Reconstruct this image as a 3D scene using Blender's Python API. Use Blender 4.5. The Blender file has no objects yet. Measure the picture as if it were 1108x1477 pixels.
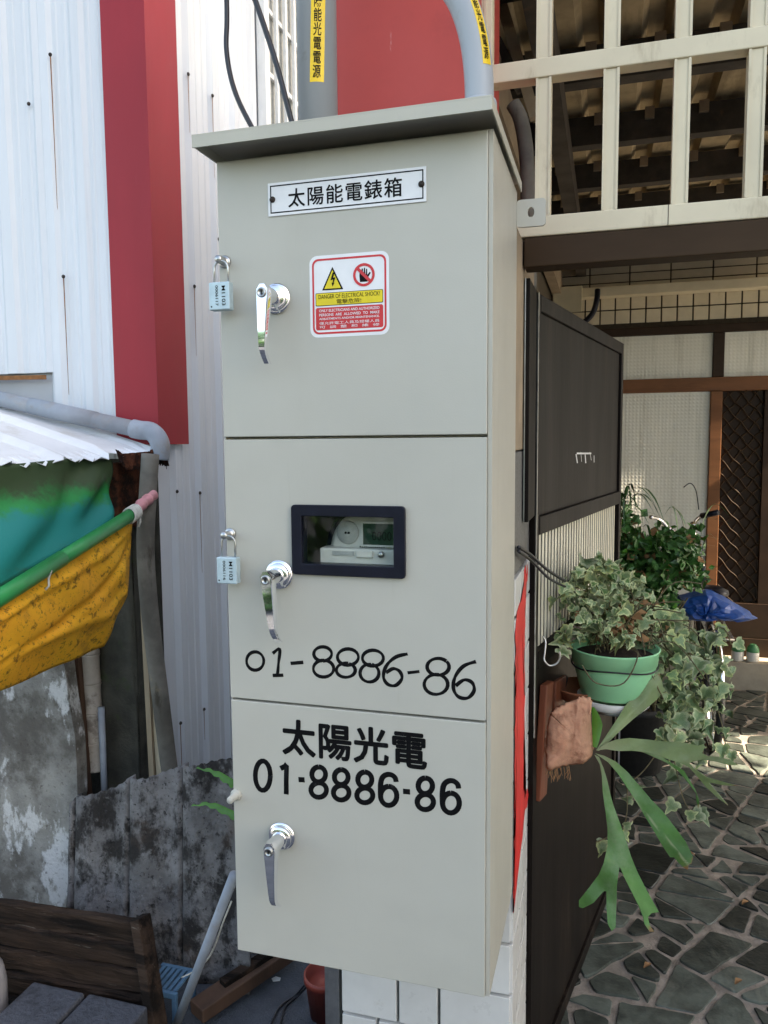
import bpy, bmesh, math, random
from math import sin, cos, pi, radians, sqrt
from mathutils import Vector, Matrix, noise as mnoise
random.seed(7)
SC = bpy.context.scene
COL = SC.collection
V = Vector
# ------------------------------------------------------------------ camera
F_PX, YAW, PIT, ROL = 1110.0, 0.2842, -0.0904, 0.0083
CAM = V((0.5795, -1.0895, 1.549))
ROT = (Matrix.Rotation(YAW, 3, 'Z') @ Matrix.Rotation(PIT, 3, 'X') @ Matrix.Rotation(ROL, 3, 'Y'))
cd = bpy.data.cameras.new('camera'); co = bpy.data.objects.new('camera', cd); COL.objects.link(co)
cd.sensor_fit = 'AUTO'; cd.sensor_width = 36.0; cd.lens = F_PX / 1477.0 * 36.0
cd.clip_start = 0.02; cd.clip_end = 2000
co.matrix_world = Matrix.Translation(CAM) @ (ROT @ Matrix.Rotation(pi / 2, 3, 'X')).to_4x4()
SC.camera = co
SC.render.resolution_x, SC.render.resolution_y = 768, 1024
# ------------------------------------------------------------------ light
SUN_EL, SUN_AZ = radians(40), math.atan2(-0.08, 1.0)      # direction towards the sun, measured from +X to +Y
sdir = V((cos(SUN_EL) * cos(SUN_AZ), cos(SUN_EL) * sin(SUN_AZ), sin(SUN_EL)))
W = bpy.data.worlds.new('World'); SC.world = W; W.use_nodes = True
wn = W.node_tree.nodes; wl = W.node_tree.links
sky = wn.new('ShaderNodeTexSky'); sky.sky_type = 'NISHITA'; sky.sun_disc = False
sky.sun_elevation = SUN_EL; sky.sun_rotation = pi / 2 - SUN_AZ
sky.air_density = 1.0; sky.dust_density = 2.0; sky.ozone_density = 1.0
wl.new(sky.outputs[0], wn['Background'].inputs[0]); wn['Background'].inputs[1].default_value = 0.13
sl = bpy.data.lights.new('sun', 'SUN'); sl.energy = 4.5; sl.angle = radians(0.5); sl.color = (1, 0.95, 0.88)
so = bpy.data.objects.new('sun', sl); COL.objects.link(so)
so.rotation_euler = sdir.to_track_quat('Z', 'Y').to_euler(); so.location = sdir * 30
SC.view_settings.view_transform = 'Standard'; SC.view_settings.look = 'None'
SC.view_settings.gamma = 1; SC.view_settings.use_curve_mapping = False
SC.view_settings.exposure = 2.3
SC.view_settings.use_white_balance = True; SC.view_settings.white_balance_temperature = 7900; SC.view_settings.white_balance_tint = 10
SC.render.engine = 'CYCLES'
cy = SC.cycles; cy.use_denoising = True; cy.max_bounces = 8; cy.diffuse_bounces = 4; cy.glossy_bounces = 4
cy.transparent_max_bounces = 12; cy.caustics_reflective = False; cy.caustics_refractive = False
try: cy.denoiser = 'OPENIMAGEDENOISE'
except Exception: pass

# ------------------------------------------------------------------ helpers: photo point -> place in the world
def ray(px, py): return ROT @ V(((px - 554) / F_PX, 1, -(py - 738.5) / F_PX))
def AY(px, py, y): d = ray(px, py); return CAM + d * ((y - CAM.y) / d.y)
def AX(px, py, x): d = ray(px, py); return CAM + d * ((x - CAM.x) / d.x)
def AZ(px, py, z): d = ray(px, py); return CAM + d * ((z - CAM.z) / d.z)
def AD(px, py, dd): return CAM + ray(px, py) * dd

# ------------------------------------------------------------------ materials
MATS = {}
def N(nt, t, **kw):
    n = nt.nodes.new(t)
    for k, v in kw.items():
        if k in n.inputs.keys(): n.inputs[k].default_value = v
        else: setattr(n, k, v)
    return n
def c4(c): return (c[0], c[1], c[2], 1)
def mixc(nt, fac, a, b, mode='MIX'):
    m = nt.nodes.new('ShaderNodeMix'); m.data_type = 'RGBA'; m.blend_type = mode
    for sock, val in ((m.inputs[0], fac), (m.inputs[6], a), (m.inputs[7], b)):
        if isinstance(val, bpy.types.NodeSocket): nt.links.new(val, sock)
        elif isinstance(val, (tuple, list)): sock.default_value = c4(val)
        else: sock.default_value = val
    return m.outputs[2]
def ramp(nt, src, lo, hi):
    m = N(nt, 'ShaderNodeMapRange', interpolation_type='SMOOTHSTEP')
    nt.links.new(src, m.inputs[0]); m.inputs[1].default_value = lo; m.inputs[2].default_value = hi
    return m.outputs[0]
def coords(nt, scale=(1, 1, 1), rnd=False):
    tc = nt.nodes.new('ShaderNodeTexCoord'); out = tc.outputs['Object']
    if rnd:
        oi = nt.nodes.new('ShaderNodeObjectInfo'); ml = N(nt, 'ShaderNodeVectorMath', operation='SCALE')
        cx = nt.nodes.new('ShaderNodeCombineXYZ')
        for i in range(3): nt.links.new(oi.outputs['Random'], cx.inputs[i])
        nt.links.new(cx.outputs[0], ml.inputs[0]); ml.inputs['Scale'].default_value = 37.0
        ad = N(nt, 'ShaderNodeVectorMath', operation='ADD'); nt.links.new(out, ad.inputs[0]); nt.links.new(ml.outputs[0], ad.inputs[1])
        out = ad.outputs[0]
    mp = nt.nodes.new('ShaderNodeMapping'); mp.inputs['Scale'].default_value = scale
    nt.links.new(out, mp.inputs[0]); return mp.outputs[0]
def noise(nt, vec, scale, detail=5, rough=0.6):
    n = N(nt, 'ShaderNodeTexNoise'); n.inputs['Scale'].default_value = scale; n.inputs['Detail'].default_value = detail
    n.inputs['Roughness'].default_value = rough; nt.links.new(vec, n.inputs['Vector']); return n.outputs[0]
def mat(name, col, rough=0.6, metal=0.0, var=0.12, vs=6, layers=(), bump=0.0, bs=150, stretch=(1, 1, 1), rnd=0.0, rvar=0.1,
        spec=0.5, coat=0.0, bdet=4):
    """layers: (colour, scale, lo, hi, stretch, strength) noise masks painted over the base colour"""
    m = bpy.data.materials.new(name); m.use_nodes = True; nt = m.node_tree; b = nt.nodes['Principled BSDF']
    v0 = coords(nt, stretch, rnd > 0)
    n1 = noise(nt, v0, vs)
    dk = tuple(x * (1 - var) for x in col); lt = tuple(min(1, x * (1 + var)) for x in col)
    c = mixc(nt, ramp(nt, n1, 0.3, 0.7), dk, lt)
    for (lc, ls, lo, hi, st, fac) in layers:
        f = ramp(nt, noise(nt, coords(nt, st, rnd > 0), ls, 8, 0.68), lo, hi)
        mm = N(nt, 'ShaderNodeMath', operation='MULTIPLY'); nt.links.new(f, mm.inputs[0]); mm.inputs[1].default_value = fac
        c = mixc(nt, mm.outputs[0], c, lc)
    if rnd > 0:
        oi = nt.nodes.new('ShaderNodeObjectInfo'); hs = nt.nodes.new('ShaderNodeHueSaturation')
        mr = N(nt, 'ShaderNodeMapRange'); nt.links.new(oi.outputs['Random'], mr.inputs[0])
        mr.inputs[3].default_value = 1 - rnd; mr.inputs[4].default_value = 1 + rnd
        nt.links.new(mr.outputs[0], hs.inputs['Value']); nt.links.new(c, hs.inputs['Color']); c = hs.outputs[0]
    nt.links.new(c, b.inputs['Base Color'])
    if rvar > 0:
        mr = N(nt, 'ShaderNodeMapRange'); nt.links.new(noise(nt, v0, vs * 2.3), mr.inputs[0])
        mr.inputs[3].default_value = max(0.02, rough - rvar); mr.inputs[4].default_value = min(1, rough + rvar)
        nt.links.new(mr.outputs[0], b.inputs['Roughness'])
    else: b.inputs['Roughness'].default_value = rough
    b.inputs['Metallic'].default_value = metal; b.inputs['Specular IOR Level'].default_value = spec
    if coat: b.inputs['Coat Weight'].default_value = coat
    if bump:
        bp = N(nt, 'ShaderNodeBump'); bp.inputs['Strength'].default_value = bump; bp.inputs['Distance'].default_value = 0.01
        nt.links.new(noise(nt, v0, bs, bdet), bp.inputs['Height']); nt.links.new(bp.outputs[0], b.inputs['Normal'])
    MATS[name] = m; return m
U = (1, 1, 1); VS = (1, 1, 0.06)
mat('cabinet_paint', (0.485, 0.47, 0.405), 0.4, var=0.035, vs=3, bump=0.05, bs=420, rvar=0.1, spec=0.45,
    layers=[((0.4, 0.375, 0.31), 5, 0.52, 0.78, (1, 1, 0.25), 0.45), ((0.35, 0.31, 0.23), 30, 0.6, 0.78, (1, 1, 0.04), 0.5), ((0.28, 0.23, 0.16), 60, 0.73, 0.78, U, 0.6), ((0.62, 0.61, 0.56), 130, 0.715, 0.74, (1, 1, 0.25), 0.5)])
nt = MATS['cabinet_paint'].node_tree; b_ = [n for n in nt.nodes if n.type == 'BUMP'][0]; b2 = N(nt, 'ShaderNodeBump'); b2.inputs['Strength'].default_value = 0.2; b2.inputs['Distance'].default_value = 0.02
nt.links.new(noise(nt, coords(nt), 5.5, 2), b2.inputs['Height']); nt.links.new(b2.outputs[0], b_.inputs['Normal'])
mat('hood_paint', (0.47, 0.45, 0.37), 0.45, var=0.05, vs=5, bump=0.05, bs=420,
    layers=[((0.33, 0.31, 0.25), 14, 0.55, 0.75, U, 0.4)])
mat('chrome', (0.9, 0.9, 0.92), 0.06, 1.0, var=0.02, rvar=0.03, vs=20)
mat('dull_steel', (0.5, 0.5, 0.48), 0.32, 1.0, var=0.15, vs=40)
mat('lock_blue', (0.47, 0.6, 0.64), 0.4, 0.2, var=0.08, vs=60, rvar=0.1)
mat('black_plastic', (0.006, 0.007, 0.016), 0.35, var=0.2, vs=30, rvar=0.08, spec=0.3)
mat('black_ink', (0.004, 0.004, 0.0045), 0.6, var=0.1, vs=50, rvar=0.05, spec=0.12, layers=[((0.035, 0.034, 0.034), 60, 0.55, 0.75, U, 0.7)])
mat('white_print', (0.8, 0.8, 0.8), 0.35, var=0.03, vs=30)
mat('red_print', (0.62, 0.022, 0.028), 0.35, var=0.06, vs=40)
mat('yellow_print', (0.78, 0.6, 0.01), 0.35, var=0.06, vs=40)
mat('yellow_label', (0.85, 0.55, 0.01), 0.4, var=0.08, vs=40)
mat('meter_white', (0.62, 0.61, 0.56), 0.4, var=0.05, vs=30)
mat('meter_grey', (0.4, 0.41, 0.39), 0.5, var=0.1, vs=60)
mat('lcd', (0.02, 0.055, 0.036), 0.3, var=0.1, vs=30, spec=0.15)
mat('white_clad', (0.67, 0.695, 0.72), 0.36, var=0.05, vs=2.5, stretch=(1, 1, 0.25), bump=0.03, bs=5,
    layers=[((0.5, 0.53, 0.56), 30, 0.52, 0.72, (1, 1, 0.02), 0.4), ((0.36, 0.35, 0.33), 26, 0.63, 0.78, (1, 1, 0.05), 0.45),
            ((0.22, 0.2, 0.18), 80, 0.69, 0.75, (1, 1, 0.5), 0.6)])
mat('red_clad', (0.34, 0.026, 0.036), 0.45, var=0.08, vs=4, stretch=(1, 1, 0.3), bump=0.015, bs=5, spec=0.25,
    layers=[((0.4, 0.1, 0.1), 30, 0.62, 0.8, (1, 1, 0.06), 0.3), ((0.4, 0.25, 0.24), 110, 0.74, 0.78, (1, 1, 0.3), 0.4)])
mat('red_wall', (0.52, 0.062, 0.05), 0.55, var=0.06, vs=5, bump=0.03, bs=40,
    layers=[((0.68, 0.36, 0.33), 34, 0.7, 0.76, (1, 1, 0.18), 0.6), ((0.36, 0.04, 0.035), 8, 0.55, 0.75, U, 0.35)])
mat('red_brush', (0.8, 0.028, 0.028), 0.4, var=0.1, vs=40, stretch=(1, 1, 0.15), bump=0.25, bs=90,
    layers=[((0.75, 0.7, 0.68), 120, 0.74, 0.78, (1, 1, 0.12), 0.9)])
mat('rust_stain', (0.25, 0.1, 0.03), 0.8, var=0.3, vs=60)
mat('screw_dark', (0.035, 0.025, 0.02), 0.6, 0.3, var=0.3, vs=90)
mat('pvc', (0.36, 0.385, 0.41), 0.38, var=0.06, vs=8, stretch=(1, 1, 0.4),
    layers=[((0.24, 0.23, 0.2), 20, 0.58, 0.75, U, 0.5)])
mat('pvc_old', (0.17, 0.155, 0.13), 0.7, spec=0.2, var=0.3, vs=9, bump=0.1, bs=80,
    layers=[((0.06, 0.05, 0.035), 12, 0.53, 0.66, (1, 1, 0.25), 0.85), ((0.33, 0.25, 0.15), 18, 0.6, 0.72, U, 0.4)])
mat('pvc_weathered', (0.3, 0.33, 0.37), 0.5, var=0.12, vs=9, spec=0.3,
    layers=[((0.3, 0.24, 0.17), 10, 0.5, 0.7, U, 0.55), ((0.15, 0.13, 0.1), 40, 0.64, 0.74, U, 0.5)])
mat('cable', (0.012, 0.012, 0.016), 0.4, var=0.2, vs=30)
mat('cream_alu', (0.66, 0.575, 0.415), 0.45, var=0.06, vs=6, bump=0.02, bs=200, spec=0.3,
    layers=[((0.36, 0.28, 0.17), 22, 0.56, 0.74, (1, 1, 0.3), 0.55), ((0.15, 0.11, 0.07), 150, 0.7, 0.76, U, 0.6)])
mat('brown_metal', (0.05, 0.03, 0.017), 0.55, 0.0, var=0.2, vs=6, stretch=(0.3, 1, 1), bump=0.03, bs=60, spec=0.1,
    layers=[((0.06, 0.04, 0.026), 16, 0.58, 0.75, (0.15, 1, 1), 0.5), ((0.3, 0.26, 0.2), 240, 0.745, 0.78, U, 0.6)])
mat('dark_gate', (0.0085, 0.006, 0.005), 0.5, 0.0, var=0.3, vs=4, stretch=(1, 1, 0.15), bump=0.03, bs=60, spec=0.1,
    layers=[((0.05, 0.034, 0.024), 14, 0.52, 0.75, (1, 1, 0.1), 0.5), ((0.4, 0.37, 0.33), 200, 0.715, 0.75, (1, 1, 0.35), 0.7)])
mat('cream_slat', (0.8, 0.74, 0.58), 0.4, var=0.1, vs=10, rnd=0.12)
mat('tan_plaster', (0.32, 0.24, 0.16), 0.75, var=0.15, vs=10, bump=0.2, bs=120, layers=[((0.12, 0.09, 0.06), 20, 0.6, 0.75, U, 0.5)])
mat('granite', (0.1, 0.1, 0.1), 0.45, var=0.3, vs=120, layers=[((0.02, 0.02, 0.02), 180, 0.52, 0.6, U, 0.8)])
mat('white_tile', (0.66, 0.65, 0.62), 0.3, var=0.05, vs=12, rnd=0.05,
    layers=[((0.42, 0.38, 0.3), 14, 0.62, 0.8, U, 0.5), ((0.2, 0.18, 0.15), 60, 0.68, 0.74, U, 0.5)])
mat('joint', (0.2, 0.2, 0.19), 0.8, var=0.2, vs=40, bump=0.2, bs=200)
mat('tan_tile', (0.68, 0.59, 0.44), 0.35, var=0.06, vs=10, rnd=0.07, layers=[((0.3, 0.23, 0.14), 12, 0.58, 0.8, U, 0.5)])
mat('grey_tile', (0.5, 0.45, 0.36), 0.35, var=0.08, vs=8, rnd=0.1)
mat('tile_joint', (0.06, 0.045, 0.03), 0.85, var=0.2, vs=40)
mat('wood_frame', (0.2, 0.085, 0.038), 0.45, var=0.2, vs=8, stretch=(0.2, 1, 1), bump=0.05, bs=50, spec=0.2,
    layers=[((0.1, 0.04, 0.018), 20, 0.5, 0.7, (0.15, 1, 1), 0.5)])
mat('dark_frame', (0.035, 0.019, 0.011), 0.5, var=0.2, vs=8, spec=0.2)
mat('cream_duct', (0.7, 0.62, 0.45), 0.45, var=0.08, vs=5)
mat('step_beige', (0.4, 0.34, 0.26), 0.7, var=0.12, vs=10, bump=0.1, bs=80)
mat('stone', (0.072, 0.083, 0.07), 0.42, var=0.45, vs=9, bump=0.4, bs=38, rnd=0.75, spec=0.3,
    layers=[((0.14, 0.14, 0.115), 11, 0.54, 0.74, U, 0.6), ((0.02, 0.023, 0.02), 6, 0.52, 0.7, U, 0.7), ((0.18, 0.18, 0.16), 120, 0.64, 0.73, U, 0.5)])
mat('grout', (0.34, 0.295, 0.25), 0.9, var=0.25, vs=14, bump=0.5, bs=130, spec=0.2,
    layers=[((0.13, 0.11, 0.09), 8, 0.48, 0.68, U, 0.65), ((0.06, 0.05, 0.04), 50, 0.62, 0.72, U, 0.5)])
mat('asphalt', (0.075, 0.083, 0.098), 0.85, var=0.3, vs=7, bump=0.7, bs=170,
    layers=[((0.2, 0.205, 0.22), 240, 0.58, 0.68, U, 0.7), ((0.03, 0.031, 0.035), 3, 0.52, 0.7, U, 0.6)])
mat('roof_metal', (0.46, 0.35, 0.21), 0.6, 0.0, var=0.25, vs=5, bump=0.04, bs=30, spec=0.2,
    layers=[((0.15, 0.105, 0.06), 8, 0.5, 0.7, (1, 0.2, 1), 0.6), ((0.6, 0.48, 0.3), 12, 0.62, 0.75, (1, 0.2, 1), 0.5)])
mat('purlin', (0.075, 0.062, 0.05), 0.6, 0.0, var=0.3, vs=8, spec=0.2, layers=[((0.16, 0.1, 0.055), 20, 0.58, 0.75, U, 0.6)])
mat('old_cement', (0.19, 0.18, 0.175), 0.9, var=0.3, vs=8, bump=0.7, bs=70, spec=0.2,
    layers=[((0.022, 0.019, 0.017), 6, 0.47, 0.57, (1, 1, 0.7), 0.92), ((0.32, 0.31, 0.3), 26, 0.56, 0.7, U, 0.5), ((0.016, 0.014, 0.013), 60, 0.57, 0.64, U, 0.8), ((0.13, 0.085, 0.06), 5, 0.52, 0.7, U, 0.5), ((0.45, 0.44, 0.42), 150, 0.68, 0.73, U, 0.6)])
mat('mottled_cement', (0.3, 0.285, 0.255), 0.9, var=0.25, vs=7, bump=0.4, bs=80, spec=0.2,
    layers=[((0.1, 0.085, 0.07), 6, 0.45, 0.62, U, 0.75), ((0.68, 0.67, 0.65), 8, 0.53, 0.6, (1, 1, 0.55), 0.85), ((0.07, 0.055, 0.045), 60, 0.57, 0.66, U, 0.6)])
mat('moss_cement', (0.055, 0.052, 0.04), 0.95, var=0.4, vs=9, bump=0.6, bs=90,
    layers=[((0.05, 0.075, 0.025), 10, 0.55, 0.68, U, 0.7), ((0.22, 0.21, 0.17), 130, 0.66, 0.72, U, 0.8), ((0.12, 0.04, 0.02), 6, 0.64, 0.72, U, 0.6)])
mat('dark_void', (0.03, 0.025, 0.022), 0.9, var=0.3, vs=6, bump=0.3, bs=60)
mat('rust_metal', (0.075, 0.026, 0.014), 0.9, var=0.4, vs=30, bump=0.6, bs=90, spec=0.1, layers=[((0.012, 0.008, 0.007), 16, 0.45, 0.58, U, 0.9), ((0.32, 0.11, 0.03), 50, 0.62, 0.7, U, 0.6)])
mat('roof_white', (0.72, 0.73, 0.73), 0.4, var=0.06, vs=5, layers=[((0.3, 0.2, 0.12), 40, 0.62, 0.75, (0.1, 1, 1), 0.5), ((0.5, 0.47, 0.4), 9, 0.5, 0.7, U, 0.5)])
mat('old_wood', (0.042, 0.026, 0.018), 0.9, var=0.4, vs=20, stretch=(0.12, 1, 1), bump=1.0, bs=45, spec=0.15,
    layers=[((0.008, 0.006, 0.005), 14, 0.46, 0.58, (0.08, 1, 1), 0.9), ((0.2, 0.17, 0.14), 70, 0.62, 0.7, (0.06, 1, 1), 0.6), ((0.12, 0.06, 0.03), 9, 0.58, 0.7, (0.2, 1, 1), 0.5)])
mat('dark_block', (0.085, 0.087, 0.098), 0.9, var=0.35, vs=9, bump=0.7, bs=110, spec=0.15,
    layers=[((0.2, 0.2, 0.21), 160, 0.6, 0.7, U, 0.6), ((0.025, 0.024, 0.026), 9, 0.5, 0.66, U, 0.7)])
mat('brown_board', (0.09, 0.045, 0.026), 0.75, var=0.25, vs=14, stretch=(1, 1, 0.15), bump=0.2, bs=60)
mat('pale_wood', (0.34, 0.26, 0.17), 0.75, var=0.2, vs=20, stretch=(1, 1, 0.1), bump=0.2, bs=60, layers=[((0.14, 0.1, 0.06), 30, 0.56, 0.7, (1, 1, 0.1), 0.6)])
mat('fern_board', (0.15, 0.04, 0.016), 0.55, var=0.25, vs=16, stretch=(1, 1, 0.12), bump=0.15, bs=60)
mat('bamboo', (0.46, 0.4, 0.34), 0.7, var=0.15, vs=14, layers=[((0.12, 0.09, 0.07), 14, 0.52, 0.66, U, 0.7)])
mat('blue_plastic', (0.1, 0.2, 0.3), 0.5, var=0.15, vs=20, spec=0.2)
mat('red_pot', (0.3, 0.045, 0.028), 0.5, var=0.12, vs=14)
mat('green_pot', (0.32, 0.74, 0.4), 0.45, var=0.07, vs=7, layers=[((0.2, 0.36, 0.18), 12, 0.58, 0.75, U, 0.4)])
mat('white_saucer', (0.68, 0.66, 0.6), 0.4, var=0.08, vs=14)
mat('terracotta', (0.3, 0.11, 0.05), 0.75, var=0.15, vs=14)
mat('soil', (0.05, 0.03, 0.02), 0.95, var=0.4, vs=60, bump=0.6, bs=120)
mat('pole_green', (0.012, 0.27, 0.07), 0.35, var=0.15, vs=9, layers=[((0.05, 0.16, 0.06), 18, 0.58, 0.75, U, 0.5)])
mat('pink_tape', (0.62, 0.26, 0.27), 0.5, var=0.15, vs=40)
mat('cord_white', (0.6, 0.57, 0.5), 0.7, var=0.15, vs=60)
mat('orange_tarp', (0.92, 0.46, 0.035), 0.6, var=0.08, vs=5, bump=0.2, bs=16, bdet=5, spec=0.2,
    layers=[((0.75, 0.3, 0.03), 5, 0.42, 0.62, U, 0.5), ((0.3, 0.12, 0.03), 7, 0.5, 0.68, U, 0.6), ((0.09, 0.045, 0.015), 46, 0.54, 0.64, U, 0.75), ((0.05, 0.03, 0.015), 130, 0.57, 0.65, U, 0.65)])
mat('blue_bag', (0.012, 0.08, 0.33), 0.35, var=0.25, vs=14, bump=0.3, bs=30)
mat('tyre', (0.018, 0.018, 0.018), 0.8, var=0.2, vs=40)
mat('bike_paint', (0.03, 0.03, 0.035), 0.35, var=0.2, vs=14)
mat('frond', (0.06, 0.17, 0.04), 0.5, var=0.25, vs=10, rnd=0.2, bump=0.1, bs=60, spec=0.3,
    layers=[((0.2, 0.28, 0.17), 8, 0.45, 0.72, U, 0.6), ((0.16, 0.26, 0.05), 12, 0.58, 0.75, U, 0.5), ((0.2, 0.12, 0.05), 40, 0.72, 0.77, U, 0.6)])
mat('frond_pale', (0.16, 0.23, 0.09), 0.5, var=0.2, vs=10, rnd=0.15, bump=0.1, bs=60, spec=0.3,
    layers=[((0.28, 0.33, 0.2), 8, 0.45, 0.72, U, 0.6), ((0.26, 0.3, 0.08), 12, 0.58, 0.75, U, 0.5)])
mat('shield', (0.55, 0.3, 0.19), 0.8, var=0.2, vs=14, spec=0.15, bump=0.35, bs=90, layers=[((0.22, 0.085, 0.05), 26, 0.52, 0.68, U, 0.55), ((0.55, 0.36, 0.18), 12, 0.58, 0.75, U, 0.5)])
mat('leaf_dark', (0.035, 0.1, 0.025), 0.42, var=0.3, vs=20, rnd=0.2)
mat('leaf_bush', (0.06, 0.17, 0.04), 0.42, var=0.6, vs=25)
mat('leaf_dry', (0.3, 0.16, 0.07), 0.8, var=0.3, vs=20)
mat('leaf_bright', (0.06, 0.2, 0.02), 0.4, var=0.2, vs=20)
mat('stem', (0.12, 0.1, 0.05), 0.8, var=0.3, vs=40)
mat('plain_wall', (0.46, 0.47, 0.48), 0.8, var=0.1, vs=2)
mat('dark_clad', (0.08, 0.065, 0.045), 0.7, var=0.25, vs=5)
mat('grille_white', (0.75, 0.76, 0.76), 0.4, var=0.05, vs=10)
mat('green_bottle', (0.05, 0.22, 0.09), 0.4, var=0.1, vs=20)
mat('jug', (0.36, 0.34, 0.34), 0.5, var=0.1, vs=12)

def tip_browning(name):
    nt = MATS[name].node_tree; b = nt.nodes['Principled BSDF']; src = b.inputs['Base Color'].links[0].from_socket
    at = N(nt, 'ShaderNodeAttribute', attribute_name='tip'); ad = N(nt, 'ShaderNodeMath', operation='MULTIPLY_ADD')
    nt.links.new(noise(nt, coords(nt), 50, 4), ad.inputs[0]); ad.inputs[1].default_value = .12; nt.links.new(at.outputs['Fac'], ad.inputs[2])
    c = mixc(nt, ramp(nt, ad.outputs[0], .0, .35), (0.22, 0.25, 0.14), src)
    rb_ = N(nt, 'ShaderNodeAttribute', attribute_name='rib'); c = mixc(nt, ramp(nt, rb_.outputs['Fac'], .5, 3.0), (0.2, 0.27, 0.13), c)
    nt.links.new(mixc(nt, ramp(nt, ad.outputs[0], 1.02, 1.06), c, (0.2, 0.1, 0.04)), b.inputs['Base Color'])
tip_browning('frond'); tip_browning('frond_pale')
def special_green_tarp():
    m = mat('green_tarp', (0.01, 0.2, 0.05), 0.55, var=0.2, vs=6, bump=0.2, bs=14, bdet=5, spec=0.2)
    nt = m.node_tree; b = nt.nodes['Principled BSDF']
    src = b.inputs['Base Color'].links[0].from_socket
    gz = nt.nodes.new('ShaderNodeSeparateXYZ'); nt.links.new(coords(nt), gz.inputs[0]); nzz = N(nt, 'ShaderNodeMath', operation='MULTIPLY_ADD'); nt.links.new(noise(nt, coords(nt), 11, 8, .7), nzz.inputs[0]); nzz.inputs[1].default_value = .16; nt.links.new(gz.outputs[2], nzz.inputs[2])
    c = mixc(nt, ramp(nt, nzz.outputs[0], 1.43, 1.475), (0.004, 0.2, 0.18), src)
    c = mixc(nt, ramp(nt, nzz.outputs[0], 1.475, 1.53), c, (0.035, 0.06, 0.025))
    f2 = ramp(nt, noise(nt, coords(nt, (1, 1, 2.0)), 7, 8, 0.7), 0.55, 0.7)
    mm = N(nt, 'ShaderNodeMath', operation='MULTIPLY'); nt.links.new(f2, mm.inputs[0]); mm.inputs[1].default_value = 0.45
    c = mixc(nt, mm.outputs[0], c, (0.05, 0.075, 0.035)); nt.links.new(c, b.inputs['Base Color'])
special_green_tarp()
def glass(name, tint=(0.9, 0.95, 0.95), refl=0.12, rough=0.03):
    m = bpy.data.materials.new(name); m.use_nodes = True; nt = m.node_tree; nt.nodes.clear()
    o = nt.nodes.new('ShaderNodeOutputMaterial'); t = nt.nodes.new('ShaderNodeBsdfTransparent'); g = nt.nodes.new('ShaderNodeBsdfGlossy')
    t.inputs[0].default_value = c4(tint); g.inputs['Roughness'].default_value = rough
    mx = nt.nodes.new('ShaderNodeMixShader'); mx.inputs[0].default_value = refl
    nt.links.new(t.outputs[0], mx.inputs[1]); nt.links.new(g.outputs[0], mx.inputs[2]); nt.links.new(mx.outputs[0], o.inputs[0])
    MATS[name] = m
glass('clear_pane', tint=(0.93, 0.95, 0.94), refl=0.025)
def frosted():
    m = mat('frosted', (0.82, 0.8, 0.71), 0.3, var=0.06, vs=2, stretch=(3, 1, 0.3),
            layers=[((0.42, 0.4, 0.32), 5, 0.5, 0.7, (3, 1, 0.15), 0.5)])
    nt = m.node_tree; b = nt.nodes['Principled BSDF']
    hs = []
    for ax in ('X', 'Z'):
        w = N(nt, 'ShaderNodeTexWave', wave_type='BANDS', bands_direction=ax); w.inputs['Scale'].default_value = 14
        nt.links.new(coords(nt), w.inputs['Vector']); hs.append(w.outputs[1])
    a = N(nt, 'ShaderNodeMath', operation='MULTIPLY'); nt.links.new(hs[0], a.inputs[0]); nt.links.new(hs[1], a.inputs[1])
    bp = N(nt, 'ShaderNodeBump'); bp.inputs['Strength'].default_value = 0.3; bp.inputs['Distance'].default_value = 0.004
    nt.links.new(a.outputs[0], bp.inputs['Height']); nt.links.new(bp.outputs[0], b.inputs['Normal'])
frosted()
def ivy_mat():
    m = bpy.data.materials.new('ivy_leaf'); m.use_nodes = True; nt = m.node_tree; b = nt.nodes['Principled BSDF']
    at = N(nt, 'ShaderNodeAttribute', attribute_name='rim')
    ns = noise(nt, coords(nt, U, True), 45, 4)
    ad = N(nt, 'ShaderNodeMath', operation='ADD'); nt.links.new(at.outputs['Fac'], ad.inputs[0])
    m2 = N(nt, 'ShaderNodeMath', operation='MULTIPLY_ADD'); nt.links.new(ns, m2.inputs[0]); m2.inputs[1].default_value = 1.5; m2.inputs[2].default_value = -0.75
    nt.links.new(m2.outputs[0], ad.inputs[1])
    f = ramp(nt, ad.outputs[0], 0.55, 0.95)
    g = mixc(nt, ramp(nt, noise(nt, coords(nt, U, True), 60, 4), 0.4, 0.6), (0.09, 0.17, 0.055), (0.22, 0.29, 0.16))
    oj = nt.nodes.new('ShaderNodeObjectInfo'); fr2 = N(nt, 'ShaderNodeMath', operation='FRACT'); mj = N(nt, 'ShaderNodeMath', operation='MULTIPLY'); mj.inputs[1].default_value = 7.31
    nt.links.new(oj.outputs['Random'], mj.inputs[0]); nt.links.new(mj.outputs[0], fr2.inputs[0])
    g = mixc(nt, fr2.outputs[0], g, (0.2, 0.27, 0.06)) if False else g
    edge = mixc(nt, fr2.outputs[0], (0.42, 0.47, 0.3), (0.4, 0.44, 0.16))
    c = mixc(nt, f, g, edge)
    oi = nt.nodes.new('ShaderNodeObjectInfo'); hs = nt.nodes.new('ShaderNodeHueSaturation')
    mr = N(nt, 'ShaderNodeMapRange'); nt.links.new(oi.outputs['Random'], mr.inputs[0]); mr.inputs[3].default_value = 0.5; mr.inputs[4].default_value = 1.35
    nt.links.new(mr.outputs[0], hs.inputs['Value']); nt.links.new(c, hs.inputs['Color'])
    nt.links.new(hs.outputs[0], b.inputs['Base Color']); b.inputs['Roughness'].default_value = 0.45; b.inputs['Specular IOR Level'].default_value = 0.3
    MATS['ivy_leaf'] = m
ivy_mat()

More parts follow.
